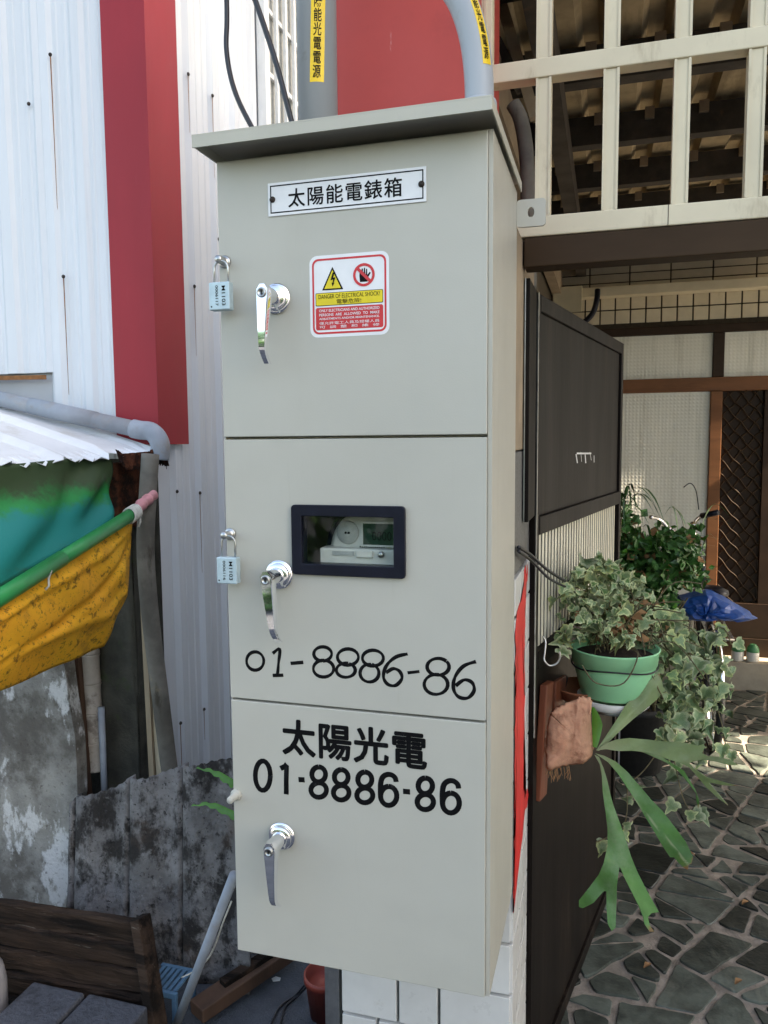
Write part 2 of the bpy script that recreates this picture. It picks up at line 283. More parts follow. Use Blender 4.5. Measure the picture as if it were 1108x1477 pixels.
# ------------------------------------------------------------------ mesh helpers
def link(name, me, parent=None, m=None, smooth=False):
    o = bpy.data.objects.new(name, me); COL.objects.link(o)
    if m:
        for mm in ([m] if isinstance(m, str) else m): me.materials.append(MATS[mm])
    if smooth:
        for p in me.polygons: p.use_smooth = True
    if parent is not None: attach(o, parent)
    return o
def attach(o, p):
    o.parent = p; o.matrix_parent_inverse = WM(p).inverted()
def WM(o):
    m = o.matrix_basis.copy()
    if o.parent: m = WM(o.parent) @ o.matrix_parent_inverse @ m
    return m
def thing(name, label, cat, loc, group=None):
    o = bpy.data.objects.new(name, None); COL.objects.link(o); o.location = loc; o.empty_display_size = 0.05
    return tag(o, label, cat, group)
def tag(o, label, cat, group=None):
    o['label'] = label; o['category'] = cat
    if group: o['group'] = group
    return o
def pyd(name, vs, fs, m=None, parent=None, smooth=False):
    me = bpy.data.meshes.new(name); me.from_pydata([tuple(v) for v in vs], [], fs); me.update()
    return link(name, me, parent, m, smooth)
def bm_done(name, bm, m=None, parent=None, smooth=False, norm=True):
    if norm: bmesh.ops.recalc_face_normals(bm, faces=bm.faces)
    me = bpy.data.meshes.new(name); bm.to_mesh(me); bm.free()
    return link(name, me, parent, m, smooth)
def bbox(bm, a, b, bev=0.0, mi=0):
    a = V(a); b = V(b); r = bmesh.ops.create_cube(bm, size=1.0)
    for v in r['verts']:
        v.co = V((a.x + (v.co.x + .5) * (b.x - a.x), a.y + (v.co.y + .5) * (b.y - a.y), a.z + (v.co.z + .5) * (b.z - a.z)))
    fs = set(f for v in r['verts'] for f in v.link_faces)
    for f in fs: f.material_index = mi
    if bev:
        es = list(set(e for f in fs for e in f.edges))
        bmesh.ops.bevel(bm, geom=es, offset=bev, segments=2, affect='EDGES', profile=0.5)
def box(name, a, b, m, parent=None, bev=0.0):
    bm = bmesh.new(); bbox(bm, a, b, bev); return bm_done(name, bm, m, parent)
def obox(name, p0, p1, w, t, m, parent=None, up=(0, 0, 1), bev=0.0, ends=None):
    """bar of width w (along 'up' x axis) and thickness t from p0 to p1"""
    p0 = V(p0); p1 = V(p1); d = (p1 - p0); L = d.length; d.normalize(); upv = V(up)
    s = d.cross(upv).normalized(); u = s.cross(d).normalized()
    bm = bmesh.new(); bbox(bm, (0, -w / 2, -t / 2), (L, w / 2, t / 2), bev)
    for v in bm.verts: v.co = p0 + d * v.co.x + s * v.co.y + u * v.co.z
    return bm_done(name, bm, m, parent)
def tube_bm(bm, pts, r, n=12, cap=True, rads=None):
    pts = [V(p) for p in pts]; rings = []; prev = None
    for i, p in enumerate(pts):
        t = (pts[min(i + 1, len(pts) - 1)] - pts[max(i - 1, 0)]).normalized()
        if prev is None:
            a = t.orthogonal().normalized()
        else:
            a = (prev - t * prev.dot(t)).normalized()
        prev = a; b = t.cross(a); rr = rads[i] if rads else r
        rings.append([bm.verts.new(p + (a * cos(2 * pi * k / n) + b * sin(2 * pi * k / n)) * rr) for k in range(n)])
    for i in range(len(rings) - 1):
        for k in range(n):
            bm.faces.new((rings[i][k], rings[i][(k + 1) % n], rings[i + 1][(k + 1) % n], rings[i + 1][k]))
    if cap:
        bm.faces.new(rings[0][::-1]); bm.faces.new(rings[-1])
def tube(name, pts, r, m, parent=None, n=12, rads=None, cap=True):
    bm = bmesh.new(); tube_bm(bm, pts, r, n, cap, rads); o = bm_done(name, bm, m, parent, smooth=True); return o
def smooth_path(ps, k=8):
    ps = [V(p) for p in ps]; out = []
    for i in range(len(ps) - 1):
        a = ps[max(i - 1, 0)]; b = ps[i]; c = ps[i + 1]; d = ps[min(i + 2, len(ps) - 1)]
        for j in range(k):
            t = j / k; t2 = t * t; t3 = t2 * t
            out.append(0.5 * ((2 * b) + (c - a) * t + (2 * a - 5 * b + 4 * c - d) * t2 + (3 * b - a - 3 * c + d) * t3))
    out.append(ps[-1]); return out
def lathe_bm(bm, prof, c, n=24, axis='Z', mi=0, cap=False):
    c = V(c); rings = []
    for (r, h) in prof:
        ring = []
        for k in range(n):
            a = 2 * pi * k / n
            if axis == 'Z': v = V((cos(a) * r, sin(a) * r, h))
            elif axis == 'Y': v = V((cos(a) * r, h, sin(a) * r))
            else: v = V((h, cos(a) * r, sin(a) * r))
            ring.append(bm.verts.new(c + v))
        rings.append(ring)
    fs = []
    for i in range(len(rings) - 1):
        for k in range(n): fs.append(bm.faces.new((rings[i][k], rings[i][(k + 1) % n], rings[i + 1][(k + 1) % n], rings[i + 1][k])))
    if cap: fs += [bm.faces.new(rings[0][::-1]), bm.faces.new(rings[-1])]
    for f in fs: f.material_index = mi
def lathe(name, prof, c, m, parent=None, n=24, axis='Z', cap=False):
    bm = bmesh.new(); lathe_bm(bm, prof, c, n, axis, 0, cap); return bm_done(name, bm, m, parent, smooth=True)
def prism(name, pts, d, m, parent=None, bev=0.0):
    """closed polygon pts (3D, planar-ish) extruded by vector d"""
    bm = bmesh.new(); d = V(d); a = [bm.verts.new(V(p)) for p in pts]; b = [bm.verts.new(V(p) + d) for p in pts]; n = len(pts)
    bm.faces.new(a); bm.faces.new(b[::-1])
    for i in range(n): bm.faces.new((a[i], b[i], b[(i + 1) % n], a[(i + 1) % n]))
    if bev: bmesh.ops.bevel(bm, geom=bm.edges[:], offset=bev, segments=1, affect='EDGES')
    bmesh.ops.triangulate(bm, faces=[f for f in bm.faces if len(f.verts) > 4])
    return bm_done(name, bm, m, parent)
def rrect(x0, x1, z0, z1, r, n=5):
    out = []
    for (cx, cz, a0) in ((x1 - r, z1 - r, 0), (x0 + r, z1 - r, 90), (x0 + r, z0 + r, 180), (x1 - r, z0 + r, 270)):
        for k in range(n + 1):
            a = radians(a0 + 90 * k / n); out.append((cx + r * cos(a), cz + r * sin(a)))
    return out
def ring_plate(name, outer, inner, y0, y1, m, parent=None):
    """plate in the xz plane with a hole; outer and inner have the same point count"""
    bm = bmesh.new(); n = len(outer); L = []
    for pts, y in ((outer, y0), (inner, y0), (inner, y1), (outer, y1)): L.append([bm.verts.new((p[0], y, p[1])) for p in pts])
    for a, b in ((0, 1), (1, 2), (2, 3), (3, 0)):
        for k in range(n): bm.faces.new((L[a][k], L[a][(k + 1) % n], L[b][(k + 1) % n], L[b][k]))
    return bm_done(name, bm, m, parent)
def flat(name, pts, y, m, parent=None):
    """printed shape lying on the door, in the xz plane"""
    bm = bmesh.new(); f = bm.faces.new([bm.verts.new((p[0], y, p[1])) for p in pts])
    bm.normal_update()
    if f.normal.y > 0: f.normal_flip()
    bmesh.ops.triangulate(bm, faces=[f]); return bm_done(name, bm, m, parent, norm=False)
def ring_flat(name, outer, inner, y, m, parent=None):
    n = len(outer); vs = [(p[0], y, p[1]) for p in outer] + [(p[0], y, p[1]) for p in inner]
    return pyd(name, vs, [(k, (k + 1) % n, n + (k + 1) % n, n + k) for k in range(n)], m, parent)
def text_mesh(body, bold=0.0, spacing=1.0):
    c = bpy.data.curves.new('lettering', 'FONT'); c.body = body; c.resolution_u = 3; c.offset = bold; c.space_character = spacing
    o = bpy.data.objects.new('lettering', c); COL.objects.link(o); bpy.context.view_layer.update()
    ev = o.evaluated_get(bpy.context.evaluated_depsgraph_get())
    me = bpy.data.meshes.new_from_object(ev); bpy.data.objects.remove(o); bpy.data.curves.remove(c)
    me.materials.clear(); return me
def text(name, body, x0, x1, z0, z1, y, m, parent=None, bold=0.0, fn=None, spacing=1.0, rot=0, fat=0.0):
    """lettering fitted into a box; fn maps (u, v) inside the box to a point"""
    me = text_mesh(body, bold, spacing)
    if rot:
        for v in me.vertices: v.co = V((v.co.y, -v.co.x, 0)) if rot == -90 else V((-v.co.y, v.co.x, 0))
    xs = [v.co.x for v in me.vertices]; ys = [v.co.y for v in me.vertices]
    ax, bx = min(xs), max(xs); ay, by = min(ys), max(ys)
    for v in me.vertices:
        u = x0 + (v.co.x - ax) / (bx - ax) * (x1 - x0); w = z0 + (v.co.y - ay) / (by - ay) * (z1 - z0)
        v.co = fn(u, w) if fn else V((u, y, w))
    if fat:
        vs = [tuple(v.co) for v in me.vertices]; ps = [tuple(p.vertices) for p in me.polygons]; n = len(vs); V2 = []; F2 = []
        for k in range(9):
            a = 2 * pi * k / 8; r = fat if k < 8 else 0
            V2 += [(x + r * cos(a), yy - k * 2.5e-5, z + r * sin(a)) for x, yy, z in vs]; F2 += [tuple(i + n * k for i in p) for p in ps]
        me = bpy.data.meshes.new(name); me.from_pydata(V2, [], F2)
    me.update(); return link(name, me, parent, m)
def corr(name, o, u, nrm, upv, prof, m, parent=None, thick=0.0, nz=1, fn=None):
    """folded sheet: profile (s, h) along u with height along nrm, extruded along upv"""
    o = V(o); u = V(u); nrm = V(nrm); upv = V(upv); vs = []; fs = []; n = len(prof)
    for j in range(nz + 1):
        for (s, h) in prof: 
            p = o + u * s + nrm * h + upv * (j / nz)
            vs.append(fn(p, s, j / nz) if fn else p)
    for j in range(nz):
        for i in range(n - 1): fs.append((j * n + i, j * n + i + 1, (j + 1) * n + i + 1, (j + 1) * n + i))
    ob = pyd(name, vs, fs, m, parent)
    if thick:
        md = ob.modifiers.new('thickness', 'SOLIDIFY'); md.thickness = thick; md.offset = 0
    return ob
def trap(L, period, top, bot, h, start=0.0, minor=None):
    """trapezoid rib profile"""
    out = [(0, 0)]; s = start
    while s < L:
        for ds, hh in ((-(bot / 2), 0), (-(top / 2), h), (top / 2, h), (bot / 2, 0)):
            if 0 < s + ds < L: out.append((s + ds, hh))
        if minor:
            for q in (0.36, 0.64):
                c = s + period * q
                for ds, hh in ((-0.008, 0), (-0.004, minor), (0.004, minor), (0.008, 0)):
                    if 0 < c + ds < L: out.append((c + ds, hh))
        s += period
    out.append((L, 0)); out.sort(); return out
def grid_surf(name, P, m, parent=None, thick=0.0, smooth=True):
    """P: rows of points"""
    nu = len(P[0]); vs = [p for r in P for p in r]; fs = []
    for j in range(len(P) - 1):
        for i in range(nu - 1): fs.append((j * nu + i, j * nu + i + 1, (j + 1) * nu + i + 1, (j + 1) * nu + i))
    o = pyd(name, vs, fs, m, parent, smooth)
    if thick:
        md = o.modifiers.new('thickness', 'SOLIDIFY'); md.thickness = thick; md.offset = 0
    return o
def lerp(a, b, t): return a + (b - a) * t
def struct(o): o['kind'] = 'structure'; return o
def dupl(o, parent, mw, name=None):
    c = o.copy(); COL.objects.link(c); c.matrix_basis = mw
    c.parent = parent
    if parent is not None: c.matrix_parent_inverse = WM(parent).inverted()
    return c

# ================================================================== THE SETTING
bm = bmesh.new(); 
gv = [bm.verts.new(p) for p in ((-400, -400, 0), (400, -400, 0), (400, 400, 0), (-400, 400, 0))]; bm.faces.new(gv)
struct(bm_done('ground', bm, 'asphalt'))
HY = 4.15            # front of the house
floor = struct(box('courtyard_floor', (0.25, 0.62, -0.05), (3.6, 3.97, 0.008), 'grout'))
def clip(poly, nx, ny, d):
    out = []
    for i in range(len(poly)):
        a = poly[i]; b = poly[(i + 1) % len(poly)]
        da = a[0] * nx + a[1] * ny - d; db = b[0] * nx + b[1] * ny - d
        if da <= 0: out.append(a)
        if da * db < 0:
            t = da / (da - db); out.append((a[0] + (b[0] - a[0]) * t, a[1] + (b[1] - a[1]) * t))
    return out
rs = random.Random(21)
def area(p): return abs(sum(p[k][0] * p[(k + 1) % len(p)][1] - p[(k + 1) % len(p)][0] * p[k][1] for k in range(len(p)))) / 2
todo = [[(0.26, 0.63), (1.95, 0.63), (1.95, 3.96), (0.26, 3.96)]]; cells = []
while todo:
    p = todo.pop(); A = area(p)
    if A < 0.009 + 0.045 * rs.random() ** 2.6: cells.append(p); continue
    k = max(range(len(p)), key=lambda i: math.dist(p[i], p[(i + 1) % len(p)])); a, b = p[k], p[(k + 1) % len(p)]
    t = rs.uniform(.33, .67); mx_, my_ = a[0] + (b[0] - a[0]) * t, a[1] + (b[1] - a[1]) * t
    an = math.atan2(b[1] - a[1], b[0] - a[0]) + rs.gauss(0, .28); nx, ny = cos(an), sin(an)
    q1 = clip(p, nx, ny, nx * mx_ + ny * my_); q2 = clip(p, -nx, -ny, -(nx * mx_ + ny * my_))
    if len(q1) < 3 or len(q2) < 3: cells.append(p); continue
    todo += [q1, q2]
cells.sort(key=lambda p: min(q[1] for q in p))
far_v, far_f = [], []
for ci, poly in enumerate(cells):
    cxp = sum(p[0] for p in poly) / len(poly); cyp = sum(p[1] for p in poly) / len(poly); src = poly
    for k in range(len(src)):
        a, b = src[k], src[(k + 1) % len(src)]; L = math.dist(a, b)
        if L < 1e-5: continue
        nx, ny = (b[1] - a[1]) / L, -(b[0] - a[0]) / L; d = nx * a[0] + ny * a[1]
        if nx * cxp + ny * cyp > d: nx, ny, d = -nx, -ny, -d
        poly = clip(poly, nx, ny, d - rs.uniform(.004, .012))
        if len(poly) < 3: break
    if len(poly) < 3 or area(poly) < .0012: continue
    if rs.random() < .6:          # a knocked-off corner
        k = rs.randrange(len(poly)); cxp = sum(p[0] for p in poly) / len(poly); cyp = sum(p[1] for p in poly) / len(poly)
        an = math.atan2(poly[k][1] - cyp, poly[k][0] - cxp) + rs.gauss(0, .3); R_ = math.dist(poly[k], (cxp, cyp)) * rs.uniform(.66, .85)
        poly = clip(poly, cos(an), sin(an), cos(an) * cxp + sin(an) * cyp + R_)
    if len(poly) < 3: continue
    fine = []
    for k in range(len(poly)):
        a, b = poly[k], poly[(k + 1) % len(poly)]; L = math.dist(a, b); n_ = max(1, int(L / .035)); fine.append(a)
        for q in range(1, n_): fine.append((lerp(a[0], b[0], q / n_) + rs.gauss(0, .0022), lerp(a[1], b[1], q / n_) + rs.gauss(0, .0022)))
    poly = fine
    pts = [];
    for i in range(len(poly)):
        a = poly[i - 1]; b = poly[i]; c = poly[(i + 1) % len(poly)]
        l1 = math.dist(a, b); l2 = math.dist(b, c); k = min(0.006, l1 * .3, l2 * .3)
        if l1 < 1e-4 or l2 < 1e-4: continue
        j = lambda: rs.uniform(-.0012, .0012)
        pts.append((b[0] + (a[0] - b[0]) / l1 * k + j(), b[1] + (a[1] - b[1]) / l1 * k + j()))
        pts.append((b[0] + (c[0] - b[0]) / l2 * k + j(), b[1] + (c[1] - b[1]) / l2 * k + j()))
    if len(pts) < 3: continue
    z1 = 0.013 + rs.uniform(-.002, .004); n = len(pts)
    cx = sum(p[0] for p in pts) / n; cyy = sum(p[1] for p in pts) / n
    vs = [(px, py, 0.004) for px, py in pts] + [(px, py, z1 - .003) for px, py in pts] + [(cx + (px - cx) * .975, cyy + (py - cyy) * .975, z1) for px, py in pts]
    fs = [(k, (k + 1) % n, n + (k + 1) % n, n + k) for k in range(n)] + [(n + k, n + (k + 1) % n, 2 * n + (k + 1) % n, 2 * n + k) for k in range(n)] + [tuple(range(2 * n, 3 * n))]
    if ci < 296: pyd('paving_stone', vs, fs, 'stone', floor)
    else:
        far_f += [tuple(q + len(far_v) for q in f) for f in fs]; far_v += vs
mat('pale_concrete', (0.5, 0.5, 0.48), 0.8, var=0.1, vs=3, bump=0.1, bs=60)
struct(box('bounce_slab', (2.52, 0.6, -.05), (6.5, 3.97, .014), 'pale_concrete'))  # unseen pale slab, added to bounce sunlight into the courtyard
if far_v: pyd('far_paving_stones', far_v, far_f, 'stone', floor)['kind'] = 'stuff'
struct(box('step', (0.25, 3.972, 0), (3.6, 4.6, 0.18), 'step_beige', bev=0.004))

# ------------------------------------------------------------------ house at the back of the courtyard
house = thing('house', 'tiled house front with brown door frames at the back of the courtyard', 'house', (1.4, 4.3, 0))
box('wall', (-0.1, HY, 2.262), (3.4, HY + .2, 2.95), 'tile_joint', house)
box('wall', (1.9, HY, 0.18), (3.4, HY + .2, 2.26), 'plain_wall', house)
box('wall', (-0.1, HY, 0.0), (0.25, HY + .2, 2.26), 'plain_wall', house)
box('wall', (-0.1, HY + 1.6, 0.18), (3.4, HY + 1.7, 2.9), 'dark_clad', house)
box('side_wall', (0.08, 0.66, 0), (0.139, HY - .002, 2.95), 'plain_wall', house)
box('side_wall_lining', (0.14, 0.66, 0), (0.2, HY - .002, 2.95), 'dark_clad', house)
box('upper_storey', (-0.1, HY + .21, 2.95), (3.4, 9, 6.5), 'plain_wall', house)
sq = None
for r in range(2):
    for k in range(14):
        x = 0.37 + k * 0.093; z = 2.29 + r * 0.09
        if sq is None: sq = box('square_tile', (-.042, -.007, -.041), (.042, .003, .041), 'tan_tile', None, .002); sq.matrix_basis = Matrix.Translation((x, HY, z + .043)); attach(sq, house); sq.matrix_parent_inverse = WM(house).inverted()
        else: dupl(sq, house, Matrix.Translation((x, HY + rs.uniform(-.001, .001), z + .043)))
lt = None
for r in range(4):
    for k in range(8):
        x = 0.20 + k * 0.245 + 0.12; z = 2.497 + r * 0.056
        mm = Matrix.Translation((x, HY + rs.uniform(-.001, .001), z + .025))
        if lt is None: lt = box('long_tile', (-.118, -.007, -.0245), (.118, .003, .0245), 'grey_tile', None, .002); lt.matrix_basis = mm; attach(lt, house)
        else: dupl(lt, house, mm)
st = None
for k in range(17):
    mm = Matrix.Translation((0.26 + k * 0.116, HY + .001, 2.755))
    if st is None: st = box('upright_tile', (-.055, -.007, -.027), (.055, .003, .027), 'tan_tile', None, .002); st.matrix_basis = mm; attach(st, house)
    else: dupl(st, house, mm)
# door and window frames
FY = HY - 0.02
dfr = pyd('door_frame', [], [], None, house)
def fr(nm, x0, x1, z0, z1, m, y0=FY, y1=HY + .05, par=house, bev=.003): return box(nm, (x0, y0, z0), (x1, y1, z1), m, par, bev)
bpy.data.objects.remove(dfr)
fr('door_head', 0.25, 1.9, 2.21, 2.26, 'dark_frame')
fr('transom_rail', 0.25, 1.9, 1.85, 1.935, 'wood_frame')
fr('mullion', 1.19, 1.255, 1.937, 2.208, 'dark_frame')
fr('door_stile', 1.183, 1.25, 0.30, 1.848, 'wood_frame', FY - .012)
fr('door_stile', 0.30, 0.36, 0.30, 1.848, 'wood_frame')
fr('door_stile', 1.49, 1.56, 0.30, 1.848, 'dark_frame')
fr('bottom_rail', 0.25, 1.9, 0.30, 0.52, 'dark_frame', FY - .004)
fr('sill', 0.25, 1.9, 0.182, 0.298, 'dark_frame', FY - .01)
box('pane', (0.252, HY, 1.937), (1.188, HY + .008, 2.208), 'frosted', house)
box('pane', (1.257, HY, 1.937), (1.898, HY + .008, 2.208), 'frosted', house)
box('pane', (0.362, HY, 0.522), (1.181, HY + .008, 1.848), 'frosted', house)
box('screen_panel', (1.252, HY + .012, 0.522), (1.488, HY + .02, 1.848), 'dark_frame', house)
box('pane', (1.562, HY, 0.522), (1.898, HY + .008, 1.848), 'frosted', house)
# curved-bar lattice of the screen door
def lattice(x0, x1, z0, z1, pitch):
    for sgn in (-1, 1):
        c = -2.0
        while c < 3:
            pts = []
            for k in range(60):
                x = x0 + (x1 - x0) * k / 59; z = z0 + c + sgn * (x - x0) * 1.15 + 0.006 * sin((x - x0) / pitch * 2 * pi)
                if z0 < z < z1: pts.append(V((x, HY - .004 + sgn * .003, z)))
            if len(pts) > 3: tube('lattice_bar', pts[::3] + [pts[-1]], 0.0045, 'brown_metal', house, 5)
            c += pitch
lattice(1.252, 1.488, 0.522, 1.848, 0.088)
# pipe cover along the wall
duct = thing('pipe_cover', 'cream boxed pipe cover running under the long wall tiles', 'pipe cover', (1.2, 4.05, 2.47))
box('cover', (0.3, HY - .11, 2.452), (3.3, HY - .009, 2.51), 'cream_duct', duct, .004)
box('end_piece', (0.22, HY - .14, 2.36), (0.40, HY - .112, 2.52), 'cream_duct', duct, .004)
tag(tube('air_hose', smooth_path([AY(836, 468, 4.0), AY(846, 462, 3.99), AY(856, 450, 3.98), AY(861, 432, 3.98), AY(862, 418, 4.0)], 6), 0.018, 'black_plastic', None, 10),
    'dark bent hose coming out of the cream pipe cover', 'hose')

# ------------------------------------------------------------------ courtyard roof
roof = thing('courtyard_roof', 'brown stained metal roof with dark purlins over the courtyard', 'roof', (1.6, 2.2, 2.75))
corr('roof_sheet', (0.2, 0.46, 2.83), (1, 0, 0), (0, 0, 1), (0, HY - .48, 0.04), trap(1.8, 0.2, 0.05, 0.09, 0.035, 0.1), 'roof_metal', roof, 0.002)
corr('roof_sheet', (2.0, 0.46, 2.83), (1, 0, 0), (0, 0, 1), (0, 3.32, 0.036), trap(2.0, 0.2, 0.05, 0.09, 0.035, 0.1), 'roof_metal', roof, 0.002)  # unseen part, cut short of the house to let sun onto the glass
for y in (1.02, 1.62, 2.2, 2.76, 3.3, 3.8):
    bm = bmesh.new(); z = 2.70 + y * .01
    bbox(bm, (0.2, y, z), (4.0, y + .006, z + .11)); bbox(bm, (0.2, y + .0062, z), (4.0, y + .06, z + .006)); bbox(bm, (0.2, y + .0062, z + .104), (4.0, y + .06, z + .11))
    bm_done('purlin', bm, 'purlin', roof)
corr('roof_sheet', (4.0, 2.92, 2.832), (1, 0, 0), (0, 0, 1), (0, 0.86, 0.03), trap(1.1, 0.2, 0.05, 0.09, 0.035, 0.1), 'roof_metal', roof, 0.002)  # unseen extension, added to keep sun off the far floor
for x in (0.36, 2.9): box('rafter', (x, 0.47, 2.6), (x + .06, HY - .01, 2.695), 'purlin', roof)
box('rafter', (0.215, 0.47, 2.48), (0.27, HY - .01, 2.62), 'tan_plaster', roof)
box('post', (2.9, 0.9, 0), (2.96, 0.96, 2.598), 'purlin', roof)
rs2 = random.Random(4)
for y in (1.62, 2.2, 2.76, 3.3):         # small sheet clips on the purlins
    for k in range(9):
        x = 0.3 + k * .2 + rs2.uniform(-.02, .02)
        box('clip', (x, y - .02, 2.8 + y * .01 - .03), (x + .035, y - .002, 2.8 + y * .01 + .012), 'tan_plaster', roof)

# ------------------------------------------------------------------ unseen building added on the right to shade the lane
nb = thing('shade_building', 'tall plain unseen building added on the right to shade the lane', 'building', (6.5, -3.4, 0))
box('wall', (6.6, -3.0, 0), (10, 1.96, 12.0), 'plain_wall', nb)
for k in range(2):
    for j in range(3):
        w = box('window', (6.57, -2.2 + k * 2.1, 1.2 + j * 2.9), (6.599, -.8 + k * 2.1, 2.5 + j * 2.9), 'dark_frame', nb, .004)
        box('pane', (6.555, -2.13 + k * 2.1, 1.27 + j * 2.9), (6.568, -.87 + k * 2.1, 2.43 + j * 2.9), 'black_plastic', w)

# ------------------------------------------------------------------ neighbouring metal-clad building on the left
CX, CYN = -0.87, 1.2
mb = thing('metal_clad_building', 'white ribbed metal building with red corner flashing left of the cabinet', 'building', (-2.5, 3.5, 0))
# side wall faces +x, runs along y
prs = trap(5.0, 0.172, 0.03, 0.06, 0.018, 0.10, 0.003)
corr('side_cladding', (CX - .016, CYN, 0.02), (0, 1, 0), (1, 0, 0), (0, 0, 6.0), prs, 'white_clad', mb)
prf = trap(1.05, 0.185, 0.03, 0.06, 0.014, 0.07, 0.003)
sh = AY(75, 300, CYN).x
corr('front_cladding', (sh - .02, CYN - .012, 1.50), (1, 0, 0), (0, -1, 0), (0, 0, 4.5), trap(CX - sh + .02, 0.125, 0.03, 0.06, 0.010, 0.03, 0.002), 'white_clad', mb)
corr('front_cladding', (sh - 1.5, CYN - .016, 1.80), (1, 0, 0), (0, -1, 0), (0, 0, 4.2), trap(1.5, 0.16, 0.04, 0.07, 0.010, 0.05, 0.002), 'white_clad', mb)
box('front_backing', (-3.0, CYN, 1.5), (CX - .03, CYN + .1, 6.0), 'plain_wall', mb)
box('base_wall', (-3.0, CYN - .006, 0), (CX - .02, CYN + .1, 1.498), 'moss_cement', mb)  # dark colour stands in for the shaded interior under the lean-to
prism('lap_edge', [(sh - 1.5, CYN - .034, 1.80), (sh - .03, CYN - .034, 1.775), (sh - .03, CYN - .034, 1.79), (sh - 1.5, CYN - .034, 1.815)], (0, .004, 0), 'rust_stain', mb)
# red corner flashing, an L section with folded edges
fl = [(-0.155, 0.0), (-0.155, -0.034), (0.012, -0.034)]
bm = bmesh.new()
ts = 0.0035; z0, z1 = 1.548, 6.0
outl = [(CX - .148, CYN - .012), (CX - .148, CYN - .034), (CX + .014, CYN - .034), (CX + .014, CYN + .156), (CX + .002, CYN + .156), (CX + .002, CYN + .153), (CX + .0105, CYN + .153), (CX + .0105, CYN - .030), (CX - .144, CYN - .030), (CX - .144, CYN - .012)]
prism('corner_flashing', [(x, y, z0) for x, y in outl], (0, 0, z1 - z0), 'red_clad', mb)
# screws with rust runs
def screw(p, nrm, run):
    ax = 'X' if abs(nrm[0]) > .5 else 'Y'; s = 1 if ax == 'X' else -1
    o = lathe('screw', [(0.0065, 0), (0.0065, s * .003), (0.004, s * .006), (0.0005, s * .0065)], p, 'screw_dark', mb, 8, ax)
    if run:
        d = V((s * .0008, 0, 0)) if ax == 'X' else V((0, s * .0008, 0)); t = V((0, .0012, 0)) if ax == 'X' else V((.0012, 0, 0))
        a = V(p) + d
        pyd('rust_run', [a - t * 2, a + t * 2, a + t - V((0, 0, run)), a - t * .6 - V((0, 0, run * .98))], [(0, 1, 2, 3)], 'rust_stain', mb)
for (px, py, run) in ((271, 107, .2), (306, 138, .3), (280, 413, .25), (255, 709, .3), (288, 711, .3), (294, 1023, .12), (260, 1043, .3), (315, 345, 0)):
    screw(AX(px, py, CX + .001), (1, 0, 0), run)
for (px, py, run) in ((73, 79, .5), (92, 399, .4), (42, 150, 0)):
    screw(AY(px, py, CYN - .027), (0, -1, 0), run)
# side window with a white grille
win = box('window', (CX - .01, 2.02, 2.3), (CX + .03, 3.1, 2.34), 'grille_white', mb)
box('pane', (CX + .001, 2.06, 2.34), (CX + .006, 3.1, 4.2), 'meter_grey', win)
def gb(p, q): box('grille_bar', p, q, 'grille_white', win)
gb((CX + .002, 2.02, 2.342), (CX + .04, 2.065, 4.2))
for k in range(9): y = 2.155 + k * .1; gb((CX + .02, y, 2.342), (CX + .034, y + .022, 4.2))
for k in range(7): z = 2.6 + k * .262; gb((CX + .006, 2.066, z), (CX + .019, 3.1, z + .02))

# ================================================================== GATE PILLAR
pil = thing('gate_pillar', 'tiled gate pillar behind the meter cabinet, painted red above', 'pillar', (0.25, 0.46, 0))
PX0, PX1, PY0, PY1 = 0.07, 0.42, 0.302, 0.64
box('core', (PX0 + .012, PY0 + .012, 0), (PX1 - .012, PY1 - .002, 1.30), 'joint', pil)
box('granite_band', (PX0 + .006, PY0 + .006, 1.302), (PX1 - .002, PY1, 1.53), 'granite', pil, .003)
box('plaster_band', (PX0 + .006, PY0 + .006, 1.532), (PX1 - .002, PY1, 1.925), 'tan_plaster', pil, .003)
box('red_panel', (0.088, PY0 + .002, 1.927), (0.34, PY1, 2.95), 'red_wall', pil, .002)
rows = [0.0, 0.07, 0.175, 0.28, 0.387, 0.49, 0.595, 0.70, 0.805, 0.91, 1.015, 1.12, 1.225, 1.30]
for i in range(len(rows) - 1):
    cut = [0.072, 0.193, 0.277, 0.418] if i % 2 == 0 else [0.072, 0.15, 0.27, 0.35, 0.418]
    for k in range(len(cut) - 1):
        if rows[i] > 0.75: continue
        box('tile', (cut[k] + .003, PY0, rows[i] + .0035), (cut[k + 1] - .003, PY0 + .012, rows[i + 1] - .0035), 'white_tile', pil, .0015)
    cut = [0.306, 0.39, 0.47, 0.55, 0.638] if i % 2 == 0 else [0.306, 0.43, 0.51, 0.638]
    for k in range(len(cut) - 1):
        box('tile', (PX1 - .012, cut[k] + .0025, rows[i] + .0035), (PX1, cut[k + 1] - .0025, rows[i + 1] - .0035), 'white_tile', pil, .0015)
